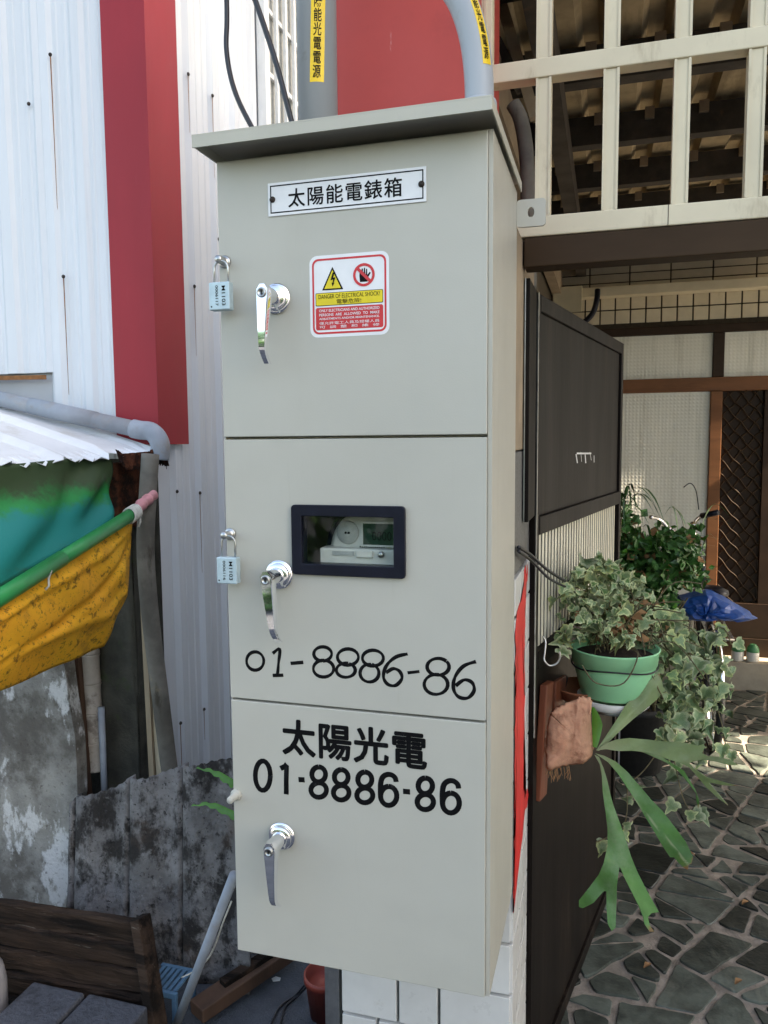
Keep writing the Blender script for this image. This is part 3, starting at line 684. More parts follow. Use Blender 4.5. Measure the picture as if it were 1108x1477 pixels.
# brushed red paint over the side tiles
ro = [(0.31, 1.20), (0.34, 1.235), (0.40, 1.24), (0.46, 1.262), (0.50, 1.30), (0.53, 1.272), (0.56, 1.29), (0.55, 1.262), (0.52, 1.25), (0.50, 1.21), (0.49, 1.1), (0.505, 1.02), (0.50, 0.95), (0.49, 0.9), (0.50, 0.83),
      (0.515, 0.80), (0.60, 0.79), (0.625, 0.765), (0.58, 0.752), (0.53, 0.765), (0.49, 0.74), (0.44, 0.715), (0.38, 0.69), (0.31, 0.655)]
ro2 = []
for k in range(len(ro)):
    a, b = ro[k], ro[(k + 1) % len(ro)]; n_ = max(1, int(math.dist(a, b) / .012))
    ro2 += [(lerp(a[0], b[0], q / n_), lerp(a[1], b[1], q / n_)) for q in range(n_)]
ro = ro2
prism('red_paint', [(PX1 + .0012, .306 + (y - .306) * .86 + rs.gauss(0, .0055), z + rs.uniform(-.003, .003)) for y, z in ro], (-.0006, 0, 0), 'red_brush', pil)
# downpipe on the street side of the pillar
dp = box('cable_channel', (0.033, PY0 + .01, 0), (0.066, PY0 + .06, 0.705), 'dull_steel', None, .003)
tag(dp, 'grey steel channel standing beside the tiled pillar under the cabinet', 'cable channel')

# ================================================================== METER CABINET
Z0, ZT, CW, CD = 0.71, 1.975, 0.42, 0.29
ZS1, ZS2 = 1.557, 1.140
cab = thing('meter_cabinet', 'tall beige steel solar meter cabinet with three doors', 'cabinet', (CW / 2, CD / 2, Z0))
bm = bmesh.new(); e = .002
bbox(bm, (0, .006, Z0), (e, CD, ZT)); bbox(bm, (CW - e, .006, Z0), (CW, CD, ZT))
bbox(bm, (e, CD - e, Z0), (CW - e, CD, ZT)); bbox(bm, (e, .006, Z0), (CW - e, CD - e, Z0 + e)); bbox(bm, (e, .006, ZT - e), (CW - e, CD - e, ZT))
for z in (ZS1, ZS2): bbox(bm, (e, .016, z - .001), (CW - e, CD - e, z + .001))
bbox(bm, (CW - .006, .006, Z0 + e), (CW - e, .0085, ZT - e))
bm_done('cabinet_body', bm, 'cabinet_paint', cab)
# hood with turned-down lips
bm = bmesh.new()
hx0, hx1, hy0, hy1, hz = -0.008, 0.427, -0.055, 0.30, 1.992
bbox(bm, (hx0, hy0, hz), (hx1, hy1, hz + .002)); bbox(bm, (hx0, hy0, 1.976), (hx1, hy0 + .002, hz - .0002))
bbox(bm, (hx0, hy0 + .0022, 1.978), (hx0 + .002, hy1, hz - .0002)); bbox(bm, (hx1 - .002, hy0 + .0022, 1.978), (hx1, hy1, hz - .0002))
bm_done('hood', bm, 'hood_paint', cab)
DX0, DX1, DY0, DY1 = 0.0015, 0.4135, 0.0, 0.014
def door(z0, z1, hole=None):
    if hole:
        x0, x1, a, b = hole
        o = ring_plate('door', rrect(DX0, DX1, z0, z1, .0015, 3), rrect(x0, x1, a, b, .003, 3), DY0, DY1, 'cabinet_paint', cab)
    else:
        o = box('door', (DX0, DY0, z0), (DX1, DY1, z1), 'cabinet_paint', cab)
    md = o.modifiers.new('edge', 'BEVEL'); md.width = .0014; md.segments = 2; md.limit_method = 'ANGLE'
    return o
WX0, WX1, WZ0, WZ1 = 0.132, 0.277, 1.365, 1.4385
d1 = door(ZS1 + .002, 1.972); d2 = door(ZS2 + .002, ZS1 - .002, (WX0 - .004, WX1 + .004, WZ0 - .004, WZ1 + .004)); d3 = door(Z0 + .001, ZS2 - .002)
# name plate
pl = box('name_plate', (0.086, -.0022, 1.885), (0.3275, -.0002, 1.933), 'white_print', d1, .0006)
def bf(r, w): 
    x0, x1, z0, z1 = r; return [(x1, z1), (x0, z1), (x0, z0), (x1, z0)], [(x1 - w, z1 - w), (x0 + w, z1 - w), (x0 + w, z0 + w), (x1 - w, z0 + w)]
o_, i_ = bf((0.090, 0.3235, 1.889, 1.929), .0017); ring_flat('border_line', o_, i_, -.0026, 'black_ink', d1)
text('lettering', '太陽能電錶箱', 0.119, 0.292, 1.8955, 1.9215, -.0026, 'black_ink', d1, 0, spacing=1.12, fat=.00035)
for x in (0.0935, 0.3205): lathe('rivet', [(.0001, -.0062), (.0026, -.0058), (.0044, -.0036), (.0046, -.0023)], (x, 0, 1.909), 'screw_dark', d1, 14, 'Y')
# warning sticker
sx0, sx1, sz0, sz1 = 0.1495, 0.272, 1.7045, 1.823
flat('warning_sticker', rrect(sx0, sx1, sz0, sz1, .012), -.0003, 'white_print', d1)
wd = sx1 - sx0; ht = sz1 - sz0
def S(u, v): return (sx0 + u * wd, sz0 + v * ht)
def srect(u0, u1, v0, v1, r): a = S(u0, v0); b = S(u1, v1); return rrect(a[0], b[0], a[1], b[1], r)
ring_flat('red_border', srect(.035, .965, .04, .96, .0095), srect(.058, .942, .064, .936, .0075), -.0006, 'red_print', d1)
flat('warning_triangle', [S(.16, .575), S(.43, .575), S(.295, .855)], -.0006, 'black_ink', d1)
flat('warning_triangle', [S(.19, .592), S(.40, .592), S(.295, .815)], -.0009, 'yellow_print', d1)
flat('lightning_bolt', [S(.30, .785), S(.325, .785), S(.305, .72), S(.335, .725), S(.31, .66), S(.322, .66), S(.295, .615), S(.285, .66), S(.297, .665), S(.305, .7), S(.27, .69)], -.0012, 'black_ink', d1)
cc = S(.69, .73); rr_ = .0165
circ = lambda r, n=28: [(cc[0] + r * cos(2 * pi * k / n), cc[1] + r * sin(2 * pi * k / n)) for k in range(n)]
hand = [(-.32, -.52), (.28, -.52), (.34, -.2), (.55, .12), (.47, .2), (.27, -.02), (.27, .42), (.18, .44), (.15, .05), (.12, .05), (.1, .52), (.0, .52), (-.02, .05), (-.05, .05), (-.08, .48), (-.18, .47), (-.19, .02), (-.22, .02), (-.26, .33), (-.35, .31), (-.36, -.1)]
flat('hand_symbol', [(cc[0] + a * rr_ * 1.15, cc[1] + b * rr_ * 1.15) for a, b in hand], -.0006, 'black_ink', d1)
ring_flat('prohibition_ring', circ(rr_), circ(rr_ * .77), -.0009, 'red_print', d1)
q = rr_ * .78; w_ = rr_ * .14
flat('prohibition_bar', [(cc[0] - q * .72 - w_ * .7, cc[1] + q * .72 - w_ * .7), (cc[0] + q * .72 - w_ * .7, cc[1] - q * .72 - w_ * .7), (cc[0] + q * .72 + w_ * .7, cc[1] - q * .72 + w_ * .7), (cc[0] - q * .72 + w_ * .7, cc[1] + q * .72 + w_ * .7)], -.0011, 'red_print', d1)
flat('yellow_field', srect(.075, .925, .385, .545, .002), -.0006, 'black_ink', d1); flat('yellow_field', srect(.082, .918, .392, .538, .0018), -.0009, 'yellow_print', d1)
flat('red_field', srect(.075, .925, .09, .365, .003), -.0006, 'red_print', d1)
def stext(b, u0, u1, v0, v1, m, bold=0): a = S(u0, v0); c = S(u1, v1); text('lettering', b, a[0], c[0], a[1], c[1], -.0012, m, d1, bold)
stext('DANGER OF ELECTRICAL SHOCK!', .115, .885, .472, .523, 'black_ink'); stext('電擊危險!', .345, .655, .402, .458, 'black_ink')
stext('ONLY ELECTRICIANS AND AUTHORIZED', .12, .88, .31, .343, 'white_print', .012)
stext('PERSONS  ARE  ALLOWED  TO  MAKE', .12, .88, .258, .291, 'white_print', .012)
stext('ADJUSTMENTS AND/OR MAINTENANCE.', .12, .88, .206, .239, 'white_print', .012)
stext('僅允許電工人員及授權人員', .12, .88, .155, .19, 'white_print'); stext('可  調  整  和  維  修', .12, .88, .108, .143, 'white_print')
# viewing window
o = ring_plate('window_frame', rrect(0.115, 0.295, 1.348, 1.4555, .006, 4), rrect(WX0, WX1, WZ0, WZ1, .0015, 4), -.007, -.0004, 'black_plastic', d2)
md = o.modifiers.new('edge', 'BEVEL'); md.width = .0012; md.segments = 2; md.limit_method = 'ANGLE'
o = ring_plate('window_reveal', rrect(WX0 - .003, WX1 + .003, WZ0 - .003, WZ1 + .003, .001, 4), rrect(WX0, WX1, WZ0, WZ1, .001, 4), -.0003, .016, 'black_plastic', d2)
box('window_pane', (WX0 - .0005, -.0015, WZ0 - .0005), (WX1 + .0005, -.0008, WZ1 + .0005), 'clear_pane', d2)
# meter inside
mt = thing('electricity_meter', 'round electricity meter with digital display seen through the cabinet window', 'meter', (0.235, 0.09, 1.2))
MY = 0.045
def mpt(px, py): p = AY(px, py, MY); return p
mc = mpt(535, 795)
lathe('meter_cover', [(.001, 0), (.06, 0), (.068, .006), (.07, .02), (.07, .2)], (mc.x, MY, mc.z), 'meter_white', mt, 40, 'Y')
lathe('meter_rim', [(.0705, .01), (.077, .01), (.077, .03), (.0705, .03)], (mc.x, MY, mc.z), 'black_plastic', mt, 40, 'Y')
c_ = mpt(502, 768)
lathe('dial_plate', [(.001, -.003), (.0175, -.003), (.0185, -.001), (.0185, .001)], (c_.x, MY, c_.z), 'meter_grey', mt, 26, 'Y')
for k in (-.0026, .0026): lathe('dial_hole', [(.0001, -.0045), (.0018, -.0045), (.0018, -.003)], (c_.x + k, MY, c_.z), 'black_ink', mt, 10, 'Y')
a_ = mpt(525, 785); b_ = mpt(590, 756)
box('display', (a_.x, MY - .004, a_.z), (b_.x, MY - .0005, b_.z), 'lcd', mt)
ring_flat('display_bezel', *bf((a_.x - .003, b_.x + .003, a_.z - .003, b_.z + .003), .003), MY - .0045, 'meter_white', mt)
text('display_digits', '0000', mpt(538, 770).x, mpt(566, 770).x, mpt(540, 779).z, mpt(540, 766).z, MY - .0046, 'black_ink', mt)
a_ = mpt(468, 826); b_ = mpt(610, 792)
box('terminal_cover', (a_.x, MY - .02, a_.z - .05), (b_.x, MY + .1, b_.z), 'meter_white', mt, .003)
a_ = mpt(486, 798); b_ = mpt(517, 793); box('cover_slot', (a_.x, MY - .0215, a_.z), (b_.x, MY - .0195, b_.z), 'meter_grey', mt)
box('cover_slot', (b_.x + .004, MY - .0235, a_.z - .002), (b_.x + .03, MY - .0195, b_.z + .002), 'meter_white', mt, .001)
c_ = mpt(556, 797); lathe('sealing_screw', [(.0001, -.027), (.0042, -.027), (.0048, -.024), (.0048, -.019)], (c_.x, MY, c_.z), 'dull_steel', mt, 14, 'Y')
for k in range(12): box('scale_mark', (mpt(520, 790).x + k * .0035, MY - .0035, mpt(520, 790).z + .001), (mpt(520, 790).x + .0012 + k * .0035, MY - .001, mpt(520, 790).z + .003), 'black_ink', mt)
# handles
def handle(dr, bx, bz, tilt):
    bm = bmesh.new()
    lathe_bm(bm, [(.0225, -.0004), (.0225, -.004), (.0205, -.006), (.019, -.0062), (.0185, -.011), (.016, -.013), (.0118, -.0135), (.0115, -.036), (.0108, -.04), (.0001, -.041)], (bx, 0, bz), 30, 'Y')
    secs = []; L = .112
    for k in range(17):
        t = k / 16; s = .0125 - t * L + .0
        w = lerp(.0118, .0050, max(0, min(1, (t - .08) / .85))); 
        if t < .09: w = .0118 * sqrt(max(.02, 1 - ((.09 - t) / .1) ** 2))
        yc = -.0435 - .006 * sin(min(1, t / .8) * pi / 2) + (.016 * ((t - .80) / .2) ** 1.6 if t > .80 else 0)
        dpt = lerp(.0085, .0038, t)
        ring = []
        for a, b in ((-1, -.35), (-.72, -1), (.72, -1), (1, -.35), (1, .6), (.6, 1), (-.6, 1), (-1, .6)):
            x = a * w; zz = s
            ring.append(bm.verts.new((bx + x * cos(tilt) - zz * sin(tilt), yc + b * dpt, bz + zz * cos(tilt) + x * sin(tilt))))
        secs.append(ring)
    for i in range(16):
        for k in range(8): bm.faces.new((secs[i][k], secs[i][(k + 1) % 8], secs[i + 1][(k + 1) % 8], secs[i + 1][k]))
    bm.faces.new(secs[0][::-1]); bm.faces.new(secs[-1])
    o = bm_done('handle', bm, 'chrome', dr, True)
    md = o.modifiers.new('edge', 'EDGE_SPLIT'); md.split_angle = radians(38)
    lathe('key_cylinder', [(.0001, -.0545), (.0042, -.0545), (.0046, -.0555), (.0066, -.0555), (.0072, -.0545), (.0072, -.05)], (bx, 0, bz), 'dull_steel', dr, 20, 'Y')
    box('keyhole', (bx - .0007, -.0553, bz - .0025), (bx + .0007, -.0543, bz + .0025), 'black_ink', dr)
handle(d1, 0.096, 1.765, -.02); handle(d2, 0.092, 1.346, .12); handle(d3, 0.087, 0.922, .05)
# lock pegs on the door edges, padlocks
for dr, x, z in ((d1, .012, 1.825), (d2, .009, 1.407), (d3, .007, 0.98)):
    bm = bmesh.new()
    lathe_bm(bm, [(.0095, -.0003), (.0095, -.0025), (.0075, -.0035), (.006, -.0035), (.0058, -.022), (.005, -.024), (.0001, -.0242)], (x, 0, z), 18, 'Y')
    bm_done('lock_peg', bm, 'cabinet_paint' if dr is d3 else 'dull_steel', dr, True)
def padlock(x, z, txt, label):
    t = thing('padlock', label, 'padlock', (x + .018, -.022, z), 'numbered padlocks on the cabinet doors')
    box('lock_body', (x, -.030, z), (x + .034, -.016, z + .041), 'lock_blue', t, .0016)
    pts = [(x + .006, -.023, z + .039)] + [(x + .017 - .0115 * cos(a), -.021, z + .062 + .0115 * sin(a)) for a in [pi * k / 10 for k in range(11)]] + [(x + .029, -.023, z + .039)]
    tube('shackle', pts, .0016, 'dull_steel', t, 8)
    text('lettering', 'M1103', x + .0215, x + .0275, z + .006, z + .035, -.0304, 'black_ink', t, .01, rot=-90)
    text('lettering', txt, x + .011, x + .0155, z + .006, z + .036, -.0304, 'black_ink', t, .01, rot=-90)
    lathe('pin_hole', [(.0001, -.0304), (.0012, -.0304), (.0012, -.029)], (x + .004, 0, z + .005), 'black_ink', t, 8, 'Y')
padlock(-.001, 1.7485, '0006117', 'light blue padlock on the top cabinet door, beside the warning sticker')
padlock(-.001, 1.333, '0006116', 'light blue padlock on the middle cabinet door, beside the meter window')
# handwriting on the middle door
def hz(zx, zy): p = AY(300 + zx / 2.638, 630 + zy / 2.638, 0); return (p.x, p.z)
def ell(cx, cy, rx, ry, a0=0, a1=360, n=22): return [(cx + rx * cos(radians(a0 + (a1 - a0) * k / n)), cy + ry * sin(radians(a0 + (a1 - a0) * k / n))) for k in range(n + 1)]
strokes = [ell(180, 853, 33, 35), [(247, 824), (273, 808), (269, 860), (265, 908)], [(247, 908), (287, 907)], [(315, 862), (363, 858)],
    ell(437, 826, 34, 27, 95, 450), ell(440, 882, 39, 32, -80, 275), ell(533, 838, 40, 31, 60, 425), ell(525, 888, 36, 27, -70, 285), ell(628, 842, 40, 30, 70, 430), ell(615, 899, 36, 34, -75, 280),
    [(760, 826), (715, 838), (680, 870), (668, 912), (684, 941), (714, 946), (738, 920), (730, 893), (705, 882), (678, 898)], [(760, 898), (805, 893)],
    ell(876, 875, 42, 32, -40, 318), ell(868, 942, 45, 38, -75, 285),
    [(1020, 855), (972, 873), (940, 915), (935, 960), (955, 990), (990, 993), (1013, 965), (1005, 935), (975, 925), (943, 947)]]
bm = bmesh.new()
for stq in strokes:
    p3 = [(hz(a, b)[0], 0, hz(a, b)[1]) for a, b in stq]
    if len(p3) in (3, 4) or len(p3) == 10: p3 = smooth_path(p3, 6)
    n = len(p3); wv = [.0026 * (0.85 + .3 * abs(sin(i * .35 + stq[0][0]))) for i in range(n)]
    ns = len(bm.verts); tube_bm(bm, p3, .0019, 8, True, wv); bm.verts.ensure_lookup_table()
    for v in bm.verts[ns:]: v.co.y = v.co.y * .12 - .0002
bm_done('handwriting', bm, 'black_ink', d2, True)
text('lettering', '太陽光電', 0.0915, 0.324, 1.0585, 1.1145, -.0005, 'black_ink', d3, 0.0, spacing=1.06, fat=.0016)
def h8(zx, zy): p = AY(300 + zx / 2.308, 1000 + zy / 2.308, 0); return (p.x, p.z)
def dig8(x0, x1, y0, y1):
    cx = (x0 + x1) / 2; w = (x1 - x0) / 2 - 7; h = y1 - y0
    return [ell(cx, y0 + h * .27 + 1, w * .88, h * .27 - 6, -90, 270), ell(cx, y0 + h * .735, w, h * .265 - 6, -90, 270)]
def dig6(x0, x1, y0, y1):
    cx = (x0 + x1) / 2; w = (x1 - x0) / 2 - 7; h = y1 - y0; cy = y0 + h * .67
    return [ell(cx, cy, w, h * .33 - 7, -90, 270), [(cx - w, cy), (cx - w, y0 + h * .36), (cx - w * .8, y0 + h * .16), (cx - w * .3, y0 + 8), (cx + w * .3, y0 + 8), (cx + w * .78, y0 + h * .15), (cx + w * .92, y0 + h * .27)]]
dg = [ell(183, 274, 25, 49), [(242, 250), (257, 243), (262, 236), (262, 240), (261, 290), (261, 336)], [(302, 287), (322, 288)], *dig8(336, 402, 238, 352), *dig8(411, 477, 247, 361), *dig8(489, 556, 255, 370), *dig6(568, 636, 263, 380), [(650, 326), (673, 328)], *dig8(690, 758, 275, 393), *dig6(774, 844, 284, 405)]
bm = bmesh.new()
for stq in dg:
    p3 = [(h8(a, b)[0], 0, h8(a, b)[1]) for a, b in stq]
    if len(p3) == 7: p3 = smooth_path(p3, 5)
    ns = len(bm.verts); tube_bm(bm, p3, .0043, 10, True); bm.verts.ensure_lookup_table()
    for v in bm.verts[ns:]: v.co.y = v.co.y * .08 - .0002
bm_done('lettering', bm, 'black_ink', d3, True)
# mounting ear with slotted hole
eo = rrect(.4202, .4692, 1.9145, 1.960, .006, 6); ei = [(.4445 + .0058 * cos(a), 1.938 + .0085 * sin(a)) for a in [2 * pi * k / len(eo) + pi / 14 for k in range(len(eo))]]
ring_plate('mounting_ear', eo, ei, .282, .288, 'cabinet_paint', cab)

# conduits above the cabinet
def wrap(path, r, u, s, lift=.0008):
    """point on a tube: u along the girth (metres, 0 = facing the street), s along its length"""
    acc = 0; a = u / r
    for i in range(len(path) - 1):
        L = (path[i + 1] - path[i]).length
        if s <= acc + L or i == len(path) - 2:
            t = (path[i + 1] - path[i]).normalized(); p = path[i] + t * (s - acc)
            f = V((0, -1, 0)); side = f.cross(t) * -1
            return p + (f * cos(a) + t.cross(f) * sin(a)) * (r + lift)
        acc += L
def wrap_strip(name, path, r, u0, u1, s0, s1, m, parent, slant=0):
    P = [[wrap(path, r, lerp(u0, u1, i / 8) + slant * (s0 + (s1 - s0) * j / 30 - s0), lerp(s0, s1, j / 30), .0004) for i in range(9)] for j in range(31)]
    grid_surf(name, P, m, parent)
c1 = thing('conduit', 'straight grey conduit with yellow label rising from the cabinet hood', 'conduit', (0.11, 0.15, 1.994))
path1 = [V((.11, .15, 1.9945)), V((.11, .15, 3.2))]
tube('pipe', path1, .0325, 'pvc', c1, 36)
wrap_strip('yellow_label', path1, .0325, -.001, .022, .130, .48, 'yellow_label', c1, .035)
text('lettering', '源\n電\n電\n光\n能\n陽\n太'[::-1], .0035, .0165, .136, .285, 0, 'black_ink', c1, .012, fn=lambda u, s: wrap(path1, .0325, u + .035 * (s - .13), s, .0009))
c2 = thing('conduit', 'bent grey conduit with collar and yellow label above the cabinet right corner', 'conduit', (0.376, 0.15, 1.994))
path2 = smooth_path([(.377, .15, 1.9945), (.377, .15, 2.05), (.376, .15, 2.11), (.368, .15, 2.17), (.35, .15, 2.225), (.318, .15, 2.275), (.28, .15, 2.33), (.25, .16, 2.40), (.24, .2, 2.44), (.24, .32, 2.45)], 8)
tube('pipe', path2, .0225, 'pvc', c2, 32)
lathe('collar', [(.0226, 0), (.0265, 0), (.0272, .003), (.0272, .075), (.026, .079), (.0226, .08)], (.377, .15, 1.9946), 'pvc', c2, 32)
wrap_strip('yellow_label', path2, .0225, .011, .026, .125, .36, 'yellow_label', c2)
text('lettering', '太\n陽\n能\n光\n電\n電\n源', .0135, .0225, .132, .26, 0, 'black_ink', c2, .012, fn=lambda u, s: wrap(path2, .0225, u, s, .0009))
k1 = tube('cable', smooth_path([(-.03, .10, 2.5), AY(327, 0, .1), AY(327, 75, .1), AY(340, 135, .1), AY(370, 187, .1) + V((0, 0, -.01)), (.045, .12, 1.998)], 8), .0042, 'cable', None, 10)
tag(k1, 'black cable curving down to the left end of the hood', 'cable')
k2 = tube('cable', smooth_path([(-.03, .10, 2.4), AY(368, 0, .1), AY(398, 90, .1), AY(422, 180, .1), (.1, .105, 1.999)], 8), .0045, 'cable', None, 10)
tag(k2, 'black cable running straight down beside the yellow labelled conduit', 'cable')

# ================================================================== FENCE, BEAM, GATE
fen = thing('aluminium_grille', 'cream aluminium bar grille above the gate opening', 'grille', (1.2, 0.4, 1.925))
FYC = 0.4
box('rail', (0.36, FYC - .004, 1.9265), (3.0, FYC + .03, 1.9625), 'cream_alu', fen, .002)
box('rail', (0.36, FYC - .004, 2.207), (3.0, FYC + .03, 2.241), 'cream_alu', fen, .002)
box('rail', (0.36, FYC - .004, 2.63), (3.0, FYC + .03, 2.67), 'cream_alu', fen, .002)
for k in range(-1, 21):
    x = 0.454 + k * 0.1185
    for (za, zb) in ((1.963, 2.2065), (2.2415, 2.6295)):
        bm = bmesh.new()
        bbox(bm, (x - .0138, FYC, za), (x + .0138, FYC + .026, zb)); bbox(bm, (x - .0138, FYC - .0025, za), (x - .0095, FYC - .0001, zb)); bbox(bm, (x + .0095, FYC - .0025, za), (x + .0138, FYC - .0001, zb))
        if k < 6 : bm_done('bar', bm, 'cream_alu', fen)
        else: bm.free()
j_ = AY(964, 310, FYC - .004); box('rail_joint', (j_.x - .0006, FYC - .0046, 1.927), (j_.x + .0006, FYC - .0041, 1.962), 'dark_frame', fen)
box('end_post', (0.336, FYC + .001, 1.9265), (0.3595, FYC + .03, 2.67), 'cream_alu', fen, .002)
bmx = box('lintel_beam', (0.421, FYC - .002, 1.872), (3.0, FYC + .05, 1.9255), 'brown_metal', None, .002); tag(bmx, 'dark brown steel beam under the cream bar grille', 'beam')
gpst = box('gate_post', (2.4, 0.42, 0), (2.5, 0.62, 1.8715), 'brown_metal', None, .003); tag(gpst, 'dark brown steel post at the far side of the gate opening', 'post')
# old grey riser behind the grille
rz = tube('riser_pipe', smooth_path([AY(740, 150, .75), AY(752, 175, .75), AY(760, 230, .75), AY(762, 300, .75), AY(764, 420, .75)], 5), .017, 'pvc_old', None, 12); tag(rz, 'old grey pipe behind the grille beside the cabinet hood', 'pipe')
for i, (p, q_, m_) in enumerate((((716, 60), (752, 130), 'purlin'), ((722, 0), (772, 170), 'tan_plaster'))):
    o = obox('brace', AY(*p, 1.2), AY(*q_, 1.2), .03, .03, m_, roof)
# open gate leaf
GA = V((0.431, 0.572, 0)); GB = V((0.620, 1.54, 0)); GD = (GB - GA).normalized(); GN = V((GD.y, -GD.x, 0)); GL = (GB - GA).length
leaf = thing('gate_leaf', 'dark brown metal gate leaf swung open beside the pillar', 'gate', (0.52, 1.1, 0.02))
def G(s, o, z): return GA + GD * s + GN * o + V((0, 0, z))
def gbox(nm, s0, s1, o0, o1, z0, z1, m, par=leaf, bev=.0):
    bm = bmesh.new(); bbox(bm, (s0, o0, z0), (s1, o1, z1), bev)
    for v in bm.verts: v.co = G(v.co.x, v.co.y, v.co.z)
    return bm_done(nm, bm, m, par)
ztop = 1.858
gbox('stile', 0, .03, -.04, .0, 0.03, ztop, 'dark_gate', bev=.002); gbox('stile', GL - .03, GL, -.04, .0, 0.03, ztop, 'dark_gate', bev=.002)
gbox('rail', .0305, GL - .0305, -.04, .0, ztop - .035, ztop, 'dark_gate', bev=.002)
gbox('rail', .0305, GL - .0305, -.04, .002, 1.345, 1.385, 'dark_gate', bev=.002); gbox('rail', .0305, GL - .0305, -.04, .0015, 1.045, 1.085, 'dark_gate', bev=.002)
gbox('rail', .0305, GL - .0305, -.04, .0, 0.03, 0.07, 'dark_gate', bev=.002)
gbox('upper_panel', .0305, GL - .0305, -.03, -.008, 1.3855, ztop - .0355, 'dark_gate')
gbox('lower_panel', .0305, GL - .0305, -.03, -.008, 0.0705, 1.0445, 'dark_gate')
gbox('backing', .0305, GL - .0305, -.03, -.0128, 1.0855, 1.3445, 'dark_void')
box('jamb', (0.4205, 0.428, 1.3905), (0.4300, 0.568, ztop), 'dark_gate', leaf, .001)
box('jamb_edge', (0.4205, 0.4255, 1.3905), (0.4225, 0.4275, ztop), 'dull_steel', leaf)
gbox('trim_strip', .0, .004, .0005, .003, 0.9, ztop, 'dull_steel')
ns = 33; pt_ = (GL - .07) / ns; s0_ = None
for k in range(ns):
    s = .035 + (k + .5) * pt_; mm = Matrix.Translation(G(s, -.012, 1.2152)) @ Matrix.Rotation(math.atan2(GD.y, GD.x), 4, 'Z')
    if s0_ is None: s0_ = box('slat', (-.0068, -.0008, -.128), (.0068, .0008, .128), 'cream_slat', None, 0); s0_.matrix_basis = mm; attach(s0_, leaf)
    else: dupl(s0_, leaf, mm)
# paper remains stuck on the upper panel (three white strokes)
def gp(px, py, off=.0005):
    d = ray(px, py); o = GA + GN * (off - .008); t = (o - CAM).dot(GN) / d.dot(GN); return CAM + d * t
for (a, b, w) in (((831, 655), (833, 668), 3), ((838, 652), (839, 666), 1.2), ((844, 653), (845, 668), 3), ((851, 652), (853, 664), 1.5), ((857, 657), (857, 667), 2), ((832, 654), (853, 654), 1.2)):
    pa, pb = gp(*a), gp(*b); wv = V((0, 0, 1)) if abs(a[0] - b[0]) > 8 else GD
    wv = wv * (w * .0019)
    pyd('paper_scrap', [pa - wv, pa + wv, pb + wv, pb - wv], [(0, 1, 2, 3)], 'white_print', leaf)
gbox('hinge', -.012, .0, -.03, -.01, 1.6, 1.7, 'dull_steel'); gbox('hinge', -.012, .0, -.03, -.01, 0.3, 0.4, 'dull_steel')
# s-hook and tie cables on the gate
sh_ = [AD(783, 918, 1.72), AD(787, 925, 1.72), AD(786, 940, 1.71), AD(785, 952, 1.7), AD(793, 960, 1.7), AD(803, 957, 1.7), AD(808, 948, 1.7), AD(807, 940, 1.7)]
hk = tube('s_hook', smooth_path(sh_, 5), .0022, 'dull_steel', None, 8); tag(hk, 'thin steel S hook hanging on the gate beside the ivy pot', 'hook')
tw = tube('tie_cable', smooth_path([AY(745, 789, .3) + V((.004, 0, 0)), AD(765, 800, 1.55), AD(790, 822, 1.62), AD(815, 838, 1.72)], 6), .0035, 'cable', None, 8); tag(tw, 'black tie cable from the pillar to the ivy, upper of two', 'cable')
tw = tube('tie_cable', smooth_path([AY(745, 792, .3) + V((.004, 0, -.004)), AD(768, 810, 1.55), AD(792, 834, 1.62), AD(815, 846, 1.72)], 6), .003, 'cable', None, 8); tag(tw, 'thin black tie cable from the pillar to the ivy, lower of two', 'cable')

# ================================================================== LEAN-TO AND JUNK ON THE LEFT
lean = thing('lean_to_roof', 'low white ribbed roof sheet with rusty eave on the left', 'roof', (-1.2, 0.9, 1.45))
E1 = V((-0.835, 1.13, 1.522)); E0 = V((-0.955, 0.50, 1.492)); RU = V((-0.62, 0.10, 0.165))
def lean_pt(t, k): return E0 + (E1 - E0) * t + RU * k
P = []; nt_ = 64
for j in range(9):
    row = []
    for i in range(nt_ + 1):
        t = -0.5 + 1.5 * i / nt_; ph = (t * 3.6) % 1.0
        h = .016 * max(0, 1 - abs(ph - .5) / .16) ** .6 if abs(ph - .5) < .16 else 0
        p = lean_pt(t, j / 8) + V((0, 0, h))
        if j == 0: p += V((.012 * sin(i * 1.7), 0, -.004 + .006 * sin(i * 2.9)))
        row.append(p)
    P.append(row)
grid_surf('roof_sheet', P, 'roof_white', lean, .0015, smooth=False)
# ragged rusty strip along the eave
P = []; re = random.Random(3)
for j in range(4):
    row = []
    for i in range(nt_ + 1):
        t = 0.70 + .33 * i / nt_; ph = (t * 3.6) % 1.0
        h = .016 * max(0, 1 - abs(ph - .5) / .16) ** .6 if abs(ph - .5) < .16 else 0
        drop = [.006, -.002, -.02 - .02 * max(0, t - .6), -.03 - .05 * max(0, t - .6) + re.uniform(-.012, .01)][j]
        row.append(lean_pt(t, 0) + V((.006 + .005 * j + re.uniform(-.004, .004), 0, h + drop)))
    P.append(row)
grid_surf('rusty_edge', P, 'rust_metal', lean, .002, smooth=False)
box('fascia', (-0.99, 1.0, 1.28), (-0.9, 1.15, 1.49), 'rust_metal', lean, .004)
tube('rafter_end', [(-1.3, 1.06, 1.42), (-.905, 1.06, 1.40)], .028, 'rust_metal', lean, 10)
